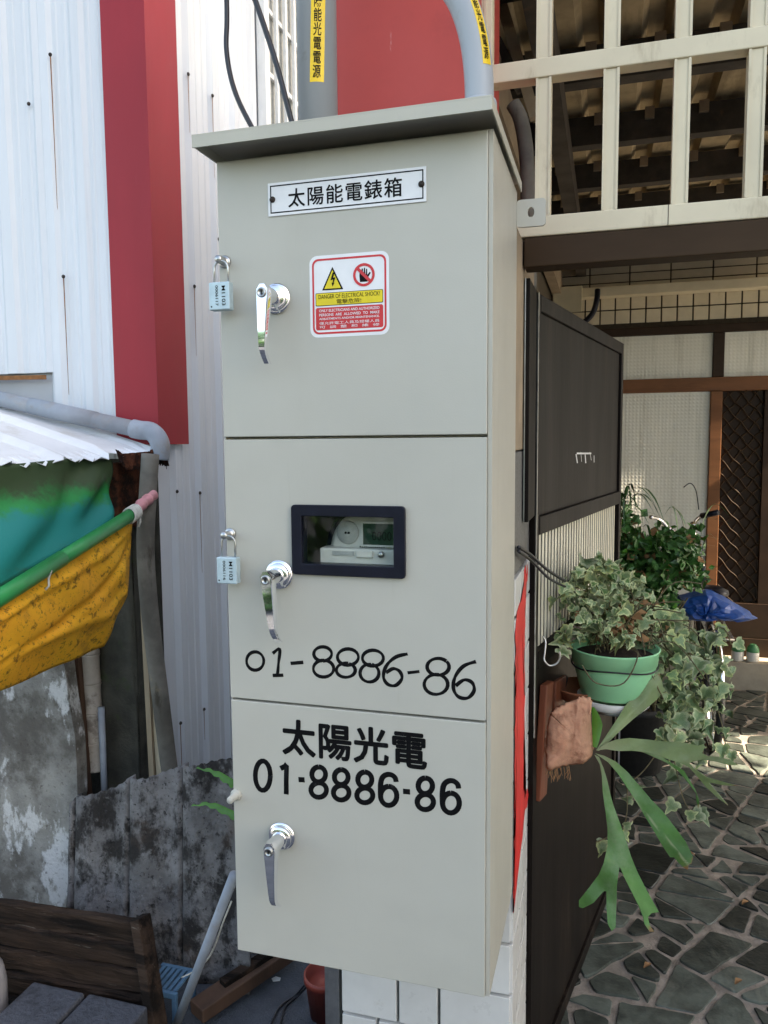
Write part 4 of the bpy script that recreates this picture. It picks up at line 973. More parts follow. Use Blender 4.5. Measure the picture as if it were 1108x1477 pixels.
# drain pipe and old down pipe
dr_ = thing('drain_pipe', 'pale grey plastic pipe sloping along the white wall into an elbow', 'pipe', (-1.2, 1.1, 1.6))
A_ = AY(-60, 562, 1.12); B_ = AY(196, 619, 1.12)
pth = smooth_path([A_, lerp(A_, B_, .5), B_], 3); 
tube('pipe', [A_, B_], .0265, 'pvc_weathered', dr_, 20)
mid = lerp(A_, B_, .43); dd_ = (B_ - A_).normalized()
tube('joint', [mid, mid + dd_ * .26], .0285, 'pvc_weathered', dr_, 20)
C_ = AY(231, 640, 1.12)
tube('elbow', smooth_path([B_ - dd_ * .01, B_ + dd_ * .015, lerp(B_, C_, .6) + V((.008, 0, .018)), C_ + V((0, 0, -.0)), C_ + V((-.004, 0, -.05))], 6), .031, 'pvc_weathered', dr_, 20)
op = tube('down_pipe', smooth_path([AX(217, 655, -.80), AX(213, 720, -.805), AX(210, 790, -.81), AX(216, 880, -.81), AX(232, 1010, -.81), AX(246, 1120, -.81), AX(262, 1230, -.81)], 5), .0275, 'pvc_old', None, 18)
tag(op, 'old stained grey pipe leaning against the white wall below the elbow', 'pipe')
# green pole with pink tape
PA = AX(196, 738, -.79); PB = AX(0, 862, -.80); pd_ = (PB - PA)
pole = thing('awning_pole', 'green plastic pole with pink taped end holding the tarps', 'pole', (-.8, .7, 1.2))
tube('pole', [PA, PA + pd_ * 1.35], .0195, 'pole_green', pole, 18)
q0 = PA + pd_ * .60; tube('pole_sleeve', [q0, q0 + pd_ * .9], .0212, 'pole_green', pole, 18)
T_ = AX(222, 712, -.785)
tube('taped_end', smooth_path([PA + pd_ * .02, lerp(PA, T_, .3) + V((0, 0, .004)), lerp(PA, T_, .7), T_], 4), .0165, 'pink_tape', pole, 12, rads=[.017 + .0025 * sin(i * 1.9) for i in range(13)])
bm = bmesh.new()
for k in range(5):
    c = PA + pd_ * (.005 + .014 * k); tube_bm(bm, [c + (V((0, 0, 1)) * cos(a) + V((1, 0, 0)) * sin(a)) * .0225 for a in [2 * pi * i / 14 for i in range(15)]], .003, 6)
tube_bm(bm, [PA + V((.014, 0, -.012)), PA + V((.018, -.005, -.03)), PA + V((.012, -.006, -.045))], .003, 6)
bm_done('tie', bm, 'cord_white', pole, True)
c = PA + pd_ * .72; bm = bmesh.new(); tube_bm(bm, [c + V((.012, 0, .012)), c + V((.019, 0, -.004)), c + V((.015, -.006, -.022)), c + V((.02, -.012, -.04)), c + V((.012, -.016, -.05))], .0028, 6)
bm_done('tie', bm, 'cord_white', pole, True)
# tarps
def tarp(name, top, bot, nu, nv, bulge, m, label, foldf):
    P = []
    for j in range(nv + 1):
        v = j / nv; row = []
        for i in range(nu + 1):
            u = i / nu
            def at_(c):
                x = u * (len(c) - 1); k = min(int(x), len(c) - 2); return lerp(c[k], c[k + 1], x - k)
            row.append(lerp(at_(top), at_(bot), v) + V((bulge(u, v), 0, foldf(u, v))))
        P.append(row)
    o = grid_surf(name, P, m, None, .002); return tag(o, label, 'tarp')
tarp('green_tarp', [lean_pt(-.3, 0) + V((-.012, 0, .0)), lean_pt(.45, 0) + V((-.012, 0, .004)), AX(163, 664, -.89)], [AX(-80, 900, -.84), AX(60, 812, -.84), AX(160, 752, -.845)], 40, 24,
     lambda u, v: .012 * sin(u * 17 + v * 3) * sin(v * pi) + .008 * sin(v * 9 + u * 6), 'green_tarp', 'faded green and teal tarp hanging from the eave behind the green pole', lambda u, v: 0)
tarp('orange_tarp', [PA + V((-.012, 0, -.012)), PA + pd_ * .35 + V((-.004, 0, -.014)), PA + pd_ * .7 + V((-.004, 0, -.014)), PA + pd_ * 1.3 + V((-.004, 0, -.014))],
     [AX(184, 858, -.83), AX(150, 932, -.845), AX(80, 962, -.86), AX(-60, 1022, -.87)], 48, 28,
     lambda u, v: min(1, u * 7) * (.028 * sin(v * pi) + .014 * max(0, 1 - abs(v - .13) / .05) - .016 * max(0, 1 - abs(v - .3 - .35 * u) / .06) + .012 * max(0, 1 - abs(v - .75 + .2 * u) / .08) + .004 * sin(u * 23 + v * 8)), 'orange_tarp', 'mildewed orange tarp folded under the green pole', lambda u, v: 0)
# things under the lean-to
sp = [AY(-80, 955, .95), AY(30, 945, .95), AY(92, 952, .95), AY(99, 1010, .95), AY(108, 1060, .95), AY(111, 1110, .95), AY(112, 1150, .95), AY(104, 1185, .95), AY(100, 1250, .95), AY(95, 1320, .95)]
sp = sp + [V((sp[-1].x, .95, 0)), V((-1.7, .95, 0)), V((-1.7, .95, sp[0].z))]
o = prism('cement_slab', sp, (0, .05, 0), 'mottled_cement'); tag(o, 'upright slab of whitish mottled cement below the orange tarp', 'slab')
def up(name, pb, pt, w, t, m, label, cat, y):
    o = obox(name, AY(*pb, y), AY(*pt, y), w, t, m, None, (0, 1, 0)); return tag(o, label, cat)
o = up('board', (124, 1230), (100, 930), .075, .02, 'brown_board', 'dark brown board leaning beside the mottled slab', 'board', 1.03)
bb = thing('bamboo_pole', 'pale segmented bamboo pole between brown board and mossy post', 'bamboo pole', (-1.1, 1.07, .2))
p0, p1 = AY(138, 1110, 1.07), AY(128, 900, 1.07); segs = 5
for k in range(segs):
    a, b = lerp(p0, p1, k / segs), lerp(p0, p1, (k + 1) / segs)
    pts = [lerp(a, b, t) for t in (0.0, .04, .12, .5, .88, .96, .995)]
    tube('segment', pts, .03, 'bamboo', bb, 14, rads=[.031, .0325, .030, .0295, .030, .0325, .031])
o = tube('thin_pipe', [AY(152, 1170, 1.04), AY(146, 1020, 1.04)], .011, 'pvc_weathered', None, 10); tag(o, 'thin grey pipe stub standing by the mossy post', 'pipe')
bm = bmesh.new(); bbox(bm, (AY(146, 1140, 1.1).x, 1.10, 0), (AY(203, 1140, 1.1).x, 1.185, 1.33), .006)
bmesh.ops.subdivide_edges(bm, edges=bm.edges[:], cuts=6, use_grid_fill=True)
for v in bm.verts: v.co += V((re.uniform(-.004, .004), re.uniform(-.004, .004), 0))
o = bm_done('concrete_post', bm, 'moss_cement', None, True); tag(o, 'black mossy concrete post under the lean-to', 'post')
up('batten', (221, 1140), (203, 790), .018, .012, 'pale_wood', 'thin brown wooden batten between mossy post and old pipe', 'batten', 1.06)
up('batten', (232, 1140), (216, 900), .02, .008, 'cream_alu', 'thin whitish batten close behind the old leaning pipe', 'batten', 1.075)
# old ribbed cement sheet
top = [(100, 1160), (106, 1152), (118, 1147), (142, 1143), (165, 1137), (180, 1128), (186, 1123), (215, 1121), (240, 1113), (258, 1107), (266, 1104), (290, 1102), (312, 1098), (330, 1096), (360, 1090)]
P = []; ys = .80
base = []
nn = 150
rows_ = 26
for j in range(rows_ + 1):
    v = j / rows_; row = []
    for i in range(nn + 1):
        px = 100 + 262 * i / nn
        k = max(q for q in range(len(top) - 1) if top[q][0] <= px + 1e-6); k = min(k, len(top) - 2)
        ty = lerp(top[k][1], top[k + 1][1], (px - top[k][0]) / (top[k + 1][0] - top[k][0])) + 1.0 * sin(i * .9) + re.uniform(-.4, .4)
        T = AY(px, ty, ys + .04); Bx = T.x + .02
        p = lerp(T, V((Bx, ys - .03, 0.0)), v)
        g = 0
        for gx in (186, 262, 108): g += math.exp(-((px - gx) / 2.6) ** 2)
        w = .016 * sin((px - 108) / 77 * 2 * pi) 
        p.y += .034 * g - w * .6 + re.uniform(-.0012, .0012)
        row.append(p)
    P.append(row)
o = grid_surf('cement_sheet', P, 'old_cement', None, .008); tag(o, 'dark weathered ribbed cement sheet leaning left of the cabinet', 'cement sheet')
# timber rack, blocks, jug
crate = thing('timber_rack', 'rotten dark timber panel of horizontal planks at the lower left', 'timber panel', (-.8, .58, 0))
zt = .285
for k in range(5):
    z1_ = zt - k * .058; z0_ = z1_ - .054
    pA = V((-1.25, .60 - k * .012, z0_ - .03)); 
    xr = -.60 + k * .018
    bm = bmesh.new(); bbox(bm, (-1.3, .575 - k * .014, z0_), (xr, .60 - k * .014, z1_), .003)
    bmesh.ops.subdivide_edges(bm, edges=[e for e in bm.edges if abs(e.verts[0].co.x - e.verts[1].co.x) > .2], cuts=14)
    for v in bm.verts: v.co += V((0, re.uniform(-.003, .003), re.uniform(-.004, .004) - (v.co.x + .6) * -.035))
    bm_done('plank', bm, 'old_wood', crate)
obox('end_post', (-.585, .575, .31), (-.485, .50, -.01), .03, .05, 'old_wood', crate, (0, 1, .2), .004)
obox('end_post', (-1.2, .62, .2), (-1.2, .62, 0.0), .03, .04, 'old_wood', crate, (0, 1, 0), .004)
for i, (x0, x1, y0, y1, zt_, lab) in enumerate(((-.86, -.70, .25, .49, .135, 'dark concrete block in front of the timber panel, left of the pair'), (-.695, -.52, .26, .50, .128, 'dark concrete block in front of the timber panel, right of the pair'))):
    bm = bmesh.new(); bbox(bm, (x0, y0, 0), (x1, y1, zt_), .006); o = bm_done('concrete_block', bm, 'dark_block'); tag(o, lab, 'block', 'concrete blocks by the timber panel')
jc = AY(-24, 1430, .42)
o = lathe('plastic_jug', [(.001, 0), (.05, .0), (.056, .01), (.057, .16), (.05, .2), (.03, .235), (.022, .25), (.022, .27), (.001, .272)], (jc.x, .42, 0.0), 'jug', None, 24); tag(o, 'pale rounded plastic jug at the left edge beside the blocks', 'jug')
# blue stool
stl = thing('plastic_stool', 'small blue slatted plastic stool in front of the cement sheet', 'stool', (-.55, .66, 0))
for k in range(6): box('slat', (-.592 + k * .016, .60, .092), (-.582 + k * .016, .68, .099), 'blue_plastic', stl, .001)
box('rim', (-.600, .588, .082), (-.494, .599, .099), 'blue_plastic', stl, .002); box('rim', (-.600, .681, .082), (-.494, .692, .099), 'blue_plastic', stl, .002)
for x in (-.591, -.503):
    for y in (.594, .686): box('leg', (x - .007, y - .005, 0), (x + .007, y + .005, .0815), 'blue_plastic', stl, .002)
# leaning pipe, planks, pot, cables
o = tube('leaning_pipe', [AZ(250, 1490, 0), AY(338, 1262, .38)], .0115, 'pvc_weathered', None, 14); tag(o, 'thin pale pipe leaning diagonally against the cabinet underside', 'pipe')
o = tube('wire', smooth_path([AY(262, 1410, .6), AY(285, 1398, .6), AY(305, 1375, .5), AY(322, 1330, .42), AY(334, 1300, .4)], 5), .002, 'cord_white', None, 6); tag(o, 'thin pale wire looping beside the leaning pipe', 'wire')
o = obox('old_plank', (-.455, .62, .035), (-.31, .9, .05), .062, .04, 'brown_board', None, (0, 0, 1), .004); tag(o, 'rotten plank lying on the ground under the cabinet left corner', 'plank')
o = obox('old_plank', (-.42, .70, .065), (-.25, 1.0, .085), .03, .018, 'old_wood', None, (0, 0, 1), .003); tag(o, 'narrow dark plank resting on the rotten plank', 'plank')
rc = AZ(470, 1462, 0)
rp = thing('flower_pot', 'red plastic flower pot beside the grey channel under the cabinet', 'pot', (rc.x, rc.y, 0))
lathe('pot_wall', [(.001, .004), (.04, .004), (.042, 0), (.054, .1), (.058, .1), (.058, .118), (.053, .118), (.05, .09), (.001, .09)], (rc.x, rc.y, 0), 'red_pot', rp, 28)
for i, lab in enumerate(('black loose cable on the asphalt, nearest the red pot', 'black loose cable on the asphalt, curling towards the planks')):
    o = tube('loose_cable', smooth_path([AZ(446 - i * 6, 1420, .05), AZ(430 - i * 4, 1436, .01), AZ(412 - i * 8, 1452, .005), AZ(404 - i * 14, 1480, .005)], 5), .003, 'cable', None, 6); tag(o, lab, 'cable')
o = prism('paper_scrap', [AZ(392, 1412, .003), AZ(398, 1409, .003), AZ(405, 1411, .003), AZ(404, 1415, .003), AZ(394, 1416, .003)], (0, 0, .002), 'white_print'); tag(o, 'small white paper scrap on the asphalt', 'scrap')

# ================================================================== PLANTS
def blade(bm, spine, hw, fold=.25, up=V((0, 0, 1)), mi=0):
    """leaf blade along a spine with half widths; three points across with a folded midrib"""
    rows = []
    n = len(spine)
    for i, p in enumerate(spine):
        t = (spine[min(i + 1, n - 1)] - spine[max(i - 1, 0)]).normalized(); vd = (CAM - p).normalized()
        s = t.cross(up)
        if s.length < .05: s = t.cross(V((1, 0, 0)))
        s.normalize(); nn_ = s.cross(t).normalized()
        rows.append([bm.verts.new(p - s * hw[i] + nn_ * hw[i] * fold), bm.verts.new(p), bm.verts.new(p + s * hw[i] + nn_ * hw[i] * fold)])
    for i in range(n - 1):
        for k in range(2):
            f = bm.faces.new((rows[i][k], rows[i][k + 1], rows[i + 1][k + 1], rows[i + 1][k])); f.material_index = mi; f.smooth = True
def pxpath(L): return smooth_path([AD(a, b, d) for a, b, d in L], 5)
def widths(hw, n, sc):
    out = []
    for i in range(n):
        x = i / (n - 1) * (len(hw) - 1); k = min(int(x), len(hw) - 2); out.append(lerp(hw[k], hw[k + 1], x - k) * sc)
    return out
st_ = thing('staghorn_fern', 'staghorn fern with brown shield and forked green fronds on a board', 'fern', AD(800, 1080, 1.72))
def zD(L): return [(800 + a / 3.597, 1000 + b / 3.597) for a, b in L]
def z4(L): return [(690 + a / 2.651, 900 + b / 2.651) for a, b in L]
def z5(L): return [(690 + a / 2.651, 1127 + b / 2.651) for a, b in L]
FR = [(z4([(450, 483), (480, 440), (520, 380), (560, 315), (600, 265), (650, 220), (690, 190), (696, 205), (700, 215), (706, 240), (715, 250), (680, 290), (640, 325), (590, 365), (540, 410), (500, 450), (460, 485)]), .10, .02),
 (zD([(215, 295), (260, 262), (320, 240), (390, 232), (480, 240), (560, 250), (640, 252), (700, 262), (745, 272), (775, 262), (778, 285), (765, 310), (790, 325), (850, 330), (910, 345), (955, 372), (900, 372), (830, 352), (770, 345), (720, 352), (700, 362), (730, 395), (790, 435), (860, 455), (950, 480), (880, 478), (820, 465), (800, 462), (850, 520), (900, 580), (850, 545), (790, 490), (740, 430), (700, 385), (650, 360), (600, 345), (540, 325), (470, 305), (400, 298), (330, 300), (270, 290)]), -.10, .03),
 (zD([(400, 285), (480, 300), (560, 332), (620, 370), (670, 400), (700, 450), (730, 500), (752, 560), (745, 598), (735, 560), (735, 520), (690, 460), (640, 400), (580, 360), (480, 315)]), .07, .02),
 (zD([(212, 312), (260, 325), (320, 355), (380, 410), (440, 480), (500, 550), (560, 610), (620, 690), (680, 770), (720, 850), (710, 885), (695, 890), (690, 915), (670, 905), (640, 875), (620, 850), (600, 850), (560, 790), (500, 690), (440, 590), (390, 510), (330, 420), (280, 360)]), -.10, .03),
 (zD([(208, 320), (235, 370), (245, 430), (250, 520), (265, 620), (275, 700), (275, 790), (255, 880), (230, 940), (185, 1000)]) + z5([(385, 455), (385, 480), (400, 485), (440, 465), (480, 420), (490, 420), (490, 480), (495, 545), (510, 572), (525, 560), (528, 480), (530, 400), (540, 325), (555, 360), (585, 420), (615, 480), (630, 520), (635, 545), (655, 575), (672, 575), (655, 550), (648, 520), (660, 505), (690, 500), (670, 465), (640, 410), (610, 350), (585, 290), (560, 210), (530, 130), (505, 60)]) + zD([(310, 600), (290, 530), (275, 460), (255, 390), (230, 330)]), -.08, .03)]
for fi, (ol, dk_, bend) in enumerate(FR):
    bm = bmesh.new(); vv = [bm.verts.new((a, 0, b)) for a, b in ol]; es = [bm.edges.new((vv[k], vv[(k + 1) % len(vv)])) for k in range(len(vv))]
    bmesh.ops.triangle_fill(bm, edges=es, use_beauty=True)
    bmesh.ops.subdivide_edges(bm, edges=bm.edges[:], cuts=4, use_grid_fill=True)
    tipl = bm.verts.layers.float.new('tip'); ribl = bm.verts.layers.float.new('rib')
    L = max(math.dist(a, ol[0]) for a in ol); a0 = math.atan2(ol[len(ol) // 2][1] - ol[0][1], ol[len(ol) // 2][0] - ol[0][0])
    for v in bm.verts:
        x, y = v.co.x, v.co.z; t = math.dist((x, y), ol[0]) / L; side = -(x - ol[0][0]) * sin(a0) + (y - ol[0][1]) * cos(a0)
        v[tipl] = t; v[ribl] = abs(side) if fi in (0, 3) else 99
        v.co = AD(x, y, 1.72 + dk_ * t + bend * sin(t * pi) + .010 * abs(side) / 20 + .004 * sin(t * 14 + side * .12))
    bmesh.ops.triangulate(bm, faces=bm.faces[:])
    o = bm_done('frond', bm, 'frond_pale' if fi < 2 else 'frond', st_, True); md = o.modifiers.new('thickness', 'SOLIDIFY'); md.thickness = .0016; md.offset = 0
    md = o.modifiers.new('edge', 'EDGE_SPLIT'); md.split_angle = radians(50)
# shield
so_ = z4([(275, 345), (300, 320), (320, 312), (340, 300), (375, 290), (385, 280), (400, 278), (430, 283), (434, 300), (430, 340), (432, 400), (436, 440), (442, 475), (430, 510), (400, 535), (360, 537), (330, 543), (300, 550), (270, 562), (258, 545), (260, 520), (256, 480), (262, 430), (266, 380)])
cpx = (828, 1062); P = []; ns_ = len(so_); sub = 4; NR = 16
ring_ = [(lerp(so_[i][0], so_[(i + 1) % ns_][0], q / sub), lerp(so_[i][1], so_[(i + 1) % ns_][1], q / sub)) for i in range(ns_) for q in range(sub)]
for j in range(NR):
    f = 1 - (j / (NR - 1)) * .995; row = []
    for i in range(len(ring_) + 1):
        a = ring_[i % len(ring_)]; wob = 1 + (.012 * sin(i * 1.9) + .012 * sin(i * 4.7 + 1)) * (f ** 4)
        x = cpx[0] + (a[0] - cpx[0]) * f * wob; y = cpx[1] + (a[1] - cpx[1]) * f * wob
        dome = .040 * (1 - f * f) ** .7; curl = .016 * max(0, f - .8) / .2 * (1 if a[1] < 1030 else .2)
        row.append(AD(x, y, 1.745 - dome - curl + .009 * mnoise.noise(V((x * .06, y * .04, 1))) + .003 * mnoise.noise(V((x * .2, y * .13, 5)))))
    P.append(row)
grid_surf('shield_frond', P, 'shield', st_, .0015)
bm = bmesh.new(); pth = pxpath([(855, 1020, 1.735), (861, 1045, 1.73), (858, 1078, 1.72)]); blade(bm, pth, widths([2, 8, 3], len(pth), 1.7 / F_PX), .2, V((0, 0, 1)).cross(GN)); o = bm_done('young_shield', bm, 'leaf_bright', st_, True)
bm = bmesh.new()
for k in range(26):
    a = AD(re.uniform(789, 822), 1104 + re.uniform(-3, 4), 1.74); tube_bm(bm, [a, a + V((re.uniform(-.004, .004), 0, -.012)), a + V((re.uniform(-.008, .008), re.uniform(-.004, .004), re.uniform(-.02, -.035)))], .0006, 4)
bm_done('root_fibres', bm, 'leaf_dry', st_)
bd0 = AD(789, 985, 1.76); bd1 = AD(779, 1150, 1.76)
obox('mounting_board', bd0, bd1, .016, .06, 'fern_board', st_, V((GD.x, GD.y, 0)), .002)
obox('mounting_board', AD(806, 978, 1.9), AD(800, 1090, 1.9), .014, .1, 'fern_board', st_, V((GD.x, GD.y, 0)), .002)
# green pot, saucer, hanging rack
pc = AD(886, 960, 1.88); 
def zpx(py): return AD(886, py, 1.88).z
pot = thing('green_pot', 'green plastic bowl pot full of variegated ivy', 'pot', (pc.x, pc.y, zpx(1004)))
rz0, rz1 = zpx(1002), zpx(934)
lathe('pot_wall', [(.001, rz0), (.074, rz0), (.078, rz0 + .003), (.098, rz1 - .035), (.0985, rz1 - .033), (.101, rz1 - .0325), (.104, rz1), (.107, rz1 + .003), (.104, rz1 + .005), (.1, rz1), (.095, rz1 - .02), (.001, rz1 - .02)], (pc.x, pc.y, 0), 'green_pot', pot, 40)
lathe('soil', [(.0012, rz1 - .012), (.05, rz1 - .01), (.097, rz1 - .017)], (pc.x, pc.y, 0), 'soil', pot, 20)
bm = bmesh.new(); tube_bm(bm, [V((pc.x + .1015 * cos(a), pc.y + .1015 * sin(a), rz1 - .036 + .004 * sin(3 * a))) for a in [2 * pi * k / 40 for k in range(41)]], .002, 6); bm_done('wire_ring', bm, 'cable', pot, True)
o = lathe('saucer', [(.001, rz0 - .024), (.08, rz0 - .024), (.084, rz0 - .02), (.087, rz0 - .002), (.084, rz0 - .0015), (.079, rz0 - .008), (.001, rz0 - .008)], (pc.x, pc.y, 0), 'white_saucer', None, 36); tag(o, 'white saucer under the green pot', 'saucer')
bk = thing('plant_rack', 'thin metal rack on the gate carrying the green pot', 'rack', (pc.x, pc.y, rz0 - .03))
g0 = GA + GD * ((pc - GA).dot(GD)); g0.z = rz0 - .036
for s in (-.05, .05): tube('arm', [g0 + GD * s - GN * .008, V((pc.x, pc.y, rz0 - .036)) + GD * s * .8 + GN * .05], .004, 'dull_steel', bk, 8)
box('front_rod', (pc.x + .012, pc.y - .07, rz0 - .16), (pc.x + .016, pc.y - .066, rz0 - .019), 'dull_steel', bk)
lathe('ring', [(.066, rz0 - .032), (.072, rz0 - .032), (.072, rz0 - .0245), (.066, rz0 - .0245)], (pc.x, pc.y, 0), 'dull_steel', bk, 28)
lathe('basin', [(.001, rz0 - .03), (.05, rz0 - .03), (.07, rz0 + .0), (.074, rz0 + .004), (.072, rz0 + .006), (.048, rz0 - .026), (.001, rz0 - .026)], (pc.x - .072, pc.y + .02, .003), 'terracotta', bk, 28)
# variegated ivy: one lobed leaf mesh, copied
ivy = thing('variegated_ivy', 'cream edged ivy spilling over the right side of the green pot', 'ivy', (pc.x, pc.y, rz1 - .012))
lob = [(0, 0), (.16, -.12), (.34, -.1), (.5, .06), (.36, .2), (.4, .38), (.3, .5), (.16, .56), (.1, .8), (0, 1.0)]
lob = lob + [(-a, b) for a, b in lob[-2:0:-1]]
def ivy_mesh(var):
    r = random.Random(var); vs = []; rim = []
    cx_, cy_ = 0, .36
    for ring, f in ((0, .0), (1, .5), (2, .8), (3, 1.0)):
        for (a, b) in lob:
            x = cx_ + (a * .95 - cx_) * f; y = cy_ + (b - cy_) * f
            vs.append((x, y, (-.35 + .3 * var) * x * x + .05 * sin(5 * x + var) - (.1 + .22 * var) * (y - .3) ** 2 + (.05 + .13 * ((var * 2) % 5)) * abs(x) + .03 * sin(9 * y + var * 2))); rim.append(f)
    n = len(lob); fs = [(k + q * n, (k + 1) % n + q * n, (k + 1) % n + (q + 1) * n, k + (q + 1) * n) for q in range(3) for k in range(n)]
    me = bpy.data.meshes.new('ivy_leaf'); me.from_pydata(vs, [], fs)
    at = me.attributes.new('rim', 'FLOAT', 'POINT'); at.data.foreach_set('value', rim)
    me.materials.append(MATS['ivy_leaf'])
    for p in me.polygons: p.use_smooth = True
    return me
ims = [ivy_mesh(k) for k in range(5)]
ri = random.Random(11)
leaves = []; stems = []
def add_leaf(p, size, face, roll):
    f = face.normalized(); d = V((0, 0, -1)); d = (d - f * d.dot(f)).normalized(); d = (Matrix.Rotation(roll, 3, f) @ d)
    s = d.cross(f).normalized()
    M_ = Matrix((( s.x, d.x, f.x, p.x), (s.y, d.y, f.y, p.y), (s.z, d.z, f.z, p.z), (0, 0, 0, 1))) @ Matrix.Scale(size, 4)
    leaves.append(M_)
DRY = []
def ivy_spot(px, py, d): return AD(px, py, d)
vw = V((.15, -1, .35))
for _ in range(115):       # mound over the pot
    px = ri.gauss(868, 38); py = ri.uniform(800, 925)
    lo = 800 + abs(px - 862) * .62
    if py < lo or px < 805 or px > 965: continue
    p = AD(px, py, ri.uniform(1.78, 1.98)); add_leaf(p, ri.uniform(.024, .054), vw + V((ri.gauss(0, .9), ri.gauss(0, .5), ri.gauss(.3, .8))), ri.gauss(0, 1.3))
for _ in range(135):       # spill on the right
    t = ri.random(); px = 945 + 75 * t ** .8 + ri.gauss(0, 20); py = ri.uniform(865 + 50 * t, 1010 + 55 * sin(t * pi))
    if px > 1055 or px < 925 or (px > 985 and py < 905): continue
    if px < 948 and py > 945: continue
    p = AD(px, py, ri.uniform(1.86, 2.06)); add_leaf(p, ri.uniform(.026, .055), vw + V((ri.gauss(.1, .8), ri.gauss(0, .4), ri.gauss(.1, .6))), ri.gauss(0, .9))
for (a, b, c_, d_, n_) in (((1000, 1010, 1.95), (1012, 1060, 1.93), (1015, 1100, 1.92), 0, 9), ((965, 1060, 2.0), (985, 1150, 1.98), (1005, 1180, 1.97), 0, 11), ((1020, 980, 1.95), (1040, 1040, 1.95), (1048, 1085, 1.95), 0, 8), ((820, 900, 1.75), (812, 925, 1.74), (822, 945, 1.74), 0, 8), ((905, 1130, 1.95), (900, 1190, 1.93), (860, 1215, 1.9), 0, 6), ((1000, 930, 1.98), (1040, 905, 2.0), (1055, 930, 2.0), 0, 9)):
    pth = smooth_path([AD(*a), AD(*b), AD(*c_)], 6); stems.append(pth)
    for k in range(n_):
        p = pth[int((k + .5) / n_ * (len(pth) - 1))] + V((ri.gauss(0, .012), ri.gauss(0, .01), ri.gauss(0, .008))); add_leaf(p, ri.uniform(.026, .046), vw + V((ri.gauss(0, .5), 0, ri.gauss(0, .4))), ri.gauss(0, .8))
stems.append(smooth_path([pc + V((.02, 0, .05)), AD(935, 905, 1.9), AD(965, 960, 1.92), AD(965, 1060, 2.0)], 6)); stems.append(smooth_path([pc + V((.02, 0, .05)), AD(960, 895, 1.9), AD(1010, 920, 1.95), AD(1020, 980, 1.95)], 6))
stems.append(smooth_path([pc + V((0, -.02, .05)), AD(920, 940, 1.78), AD(900, 985, 1.76), AD(860, 985, 1.76), AD(840, 960, 1.76)], 6)); stems.append(smooth_path([AD(965, 1060, 2.0), AD(930, 1110, 1.97), AD(905, 1130, 1.95)], 6))
stems.append(smooth_path([AD(1000, 1010, 1.95), AD(985, 960, 1.93), AD(940, 915, 1.9)], 6))
for k in range(14):
    a = pc + V((ri.uniform(-.06, .06), ri.uniform(-.06, .06), .05)); stems.append(smooth_path([a, a + V((ri.uniform(-.03, .06), ri.uniform(-.05, .03), ri.uniform(.05, .1))), a + V((ri.uniform(-.08, .12), ri.uniform(-.08, .03), ri.uniform(.03, .14)))], 4))
bm = bmesh.new(); rb = random.Random(9)
for _ in range(60):
    p = AD(rb.gauss(900, 26), rb.uniform(868, 925), rb.uniform(1.8, 1.95)); d = V((rb.gauss(0, 1), rb.gauss(0, 1), rb.gauss(0, .5))).normalized(); q = d.orthogonal().normalized(); sz = rb.uniform(.02, .045); n_ = d.cross(q)
    v = [bm.verts.new(p), bm.verts.new(p + d * sz * .5 + q * sz * .3 + n_ * sz * .15), bm.verts.new(p + d * sz), bm.verts.new(p + d * sz * .5 - q * sz * .3 + n_ * sz * .2)]
    bm.faces.new((v[0], v[1], v[2])); bm.faces.new((v[0], v[2], v[3]))
o = bm_done('dry_leaves', bm, 'leaf_dry', ivy); o['kind'] = 'stuff'
# the many small leaves of the mound and the trailing stems, too small to pick apart
small = []
def small_leaf(p, size, face, roll): add_leaf(p, size, face, roll); small.append(leaves.pop())
for _ in range(420):
    px = ri.gauss(872, 36); py = ri.uniform(795, 925)
    if py < 798 + abs(px - 862) * .6 or px < 803 or px > 968: continue
    small_leaf(AD(px, py, ri.uniform(1.76, 2.0)), ri.uniform(.012, .028), vw + V((ri.gauss(0, 1), ri.gauss(0, .6), ri.gauss(.3, .8))), ri.gauss(0, 1.5))
for _ in range(260):
    t = ri.random(); px = 945 + 78 * t ** .8 + ri.gauss(0, 20); py = ri.uniform(862 + 50 * t, 1015 + 70 * sin(t * pi))
    if px > 1058 or px < 945 or (px > 985 and py < 905): continue
    small_leaf(AD(px, py, ri.uniform(1.88, 2.1)), ri.uniform(.012, .03), vw + V((ri.gauss(.1, .9), ri.gauss(0, .5), ri.gauss(.1, .7))), ri.gauss(0, 1.2))
sv, sf, sr = [], [], []
for q, M_ in enumerate(small):
    me = ims[q % 5]; b0 = len(sv); sv += [tuple(M_ @ v.co) for v in me.vertices]; sf += [tuple(b0 + i for i in p.vertices) for p in me.polygons]; sr += [d.value for d in me.attributes['rim'].data]
o = pyd('small_leaves', sv, sf, 'ivy_leaf', ivy, True); o['kind'] = 'stuff'
at_ = o.data.attributes.new('rim', 'FLOAT', 'POINT'); at_.data.foreach_set('value', sr)
for k in range(26):
    a = pc + V((ri.uniform(-.05, .08), ri.uniform(-.07, .05), .05)); e_ = AD(ri.uniform(830, 1030), ri.uniform(820, 1020), ri.uniform(1.8, 2.0)); stems.append(smooth_path([a, lerp(a, e_, .5) + V((0, 0, .03 + ri.uniform(0, .04))), e_], 5))
first = [None, None, None]
for i, M_ in enumerate(leaves[:298]):
    k = i % 5; o = bpy.data.objects.new('leaf', ims[k]); COL.objects.link(o); o.matrix_basis = M_; o.parent = ivy; o.matrix_parent_inverse = WM(ivy).inverted()
for s_ in stems: tube('vine', s_, .0016, 'stem', ivy, 5)
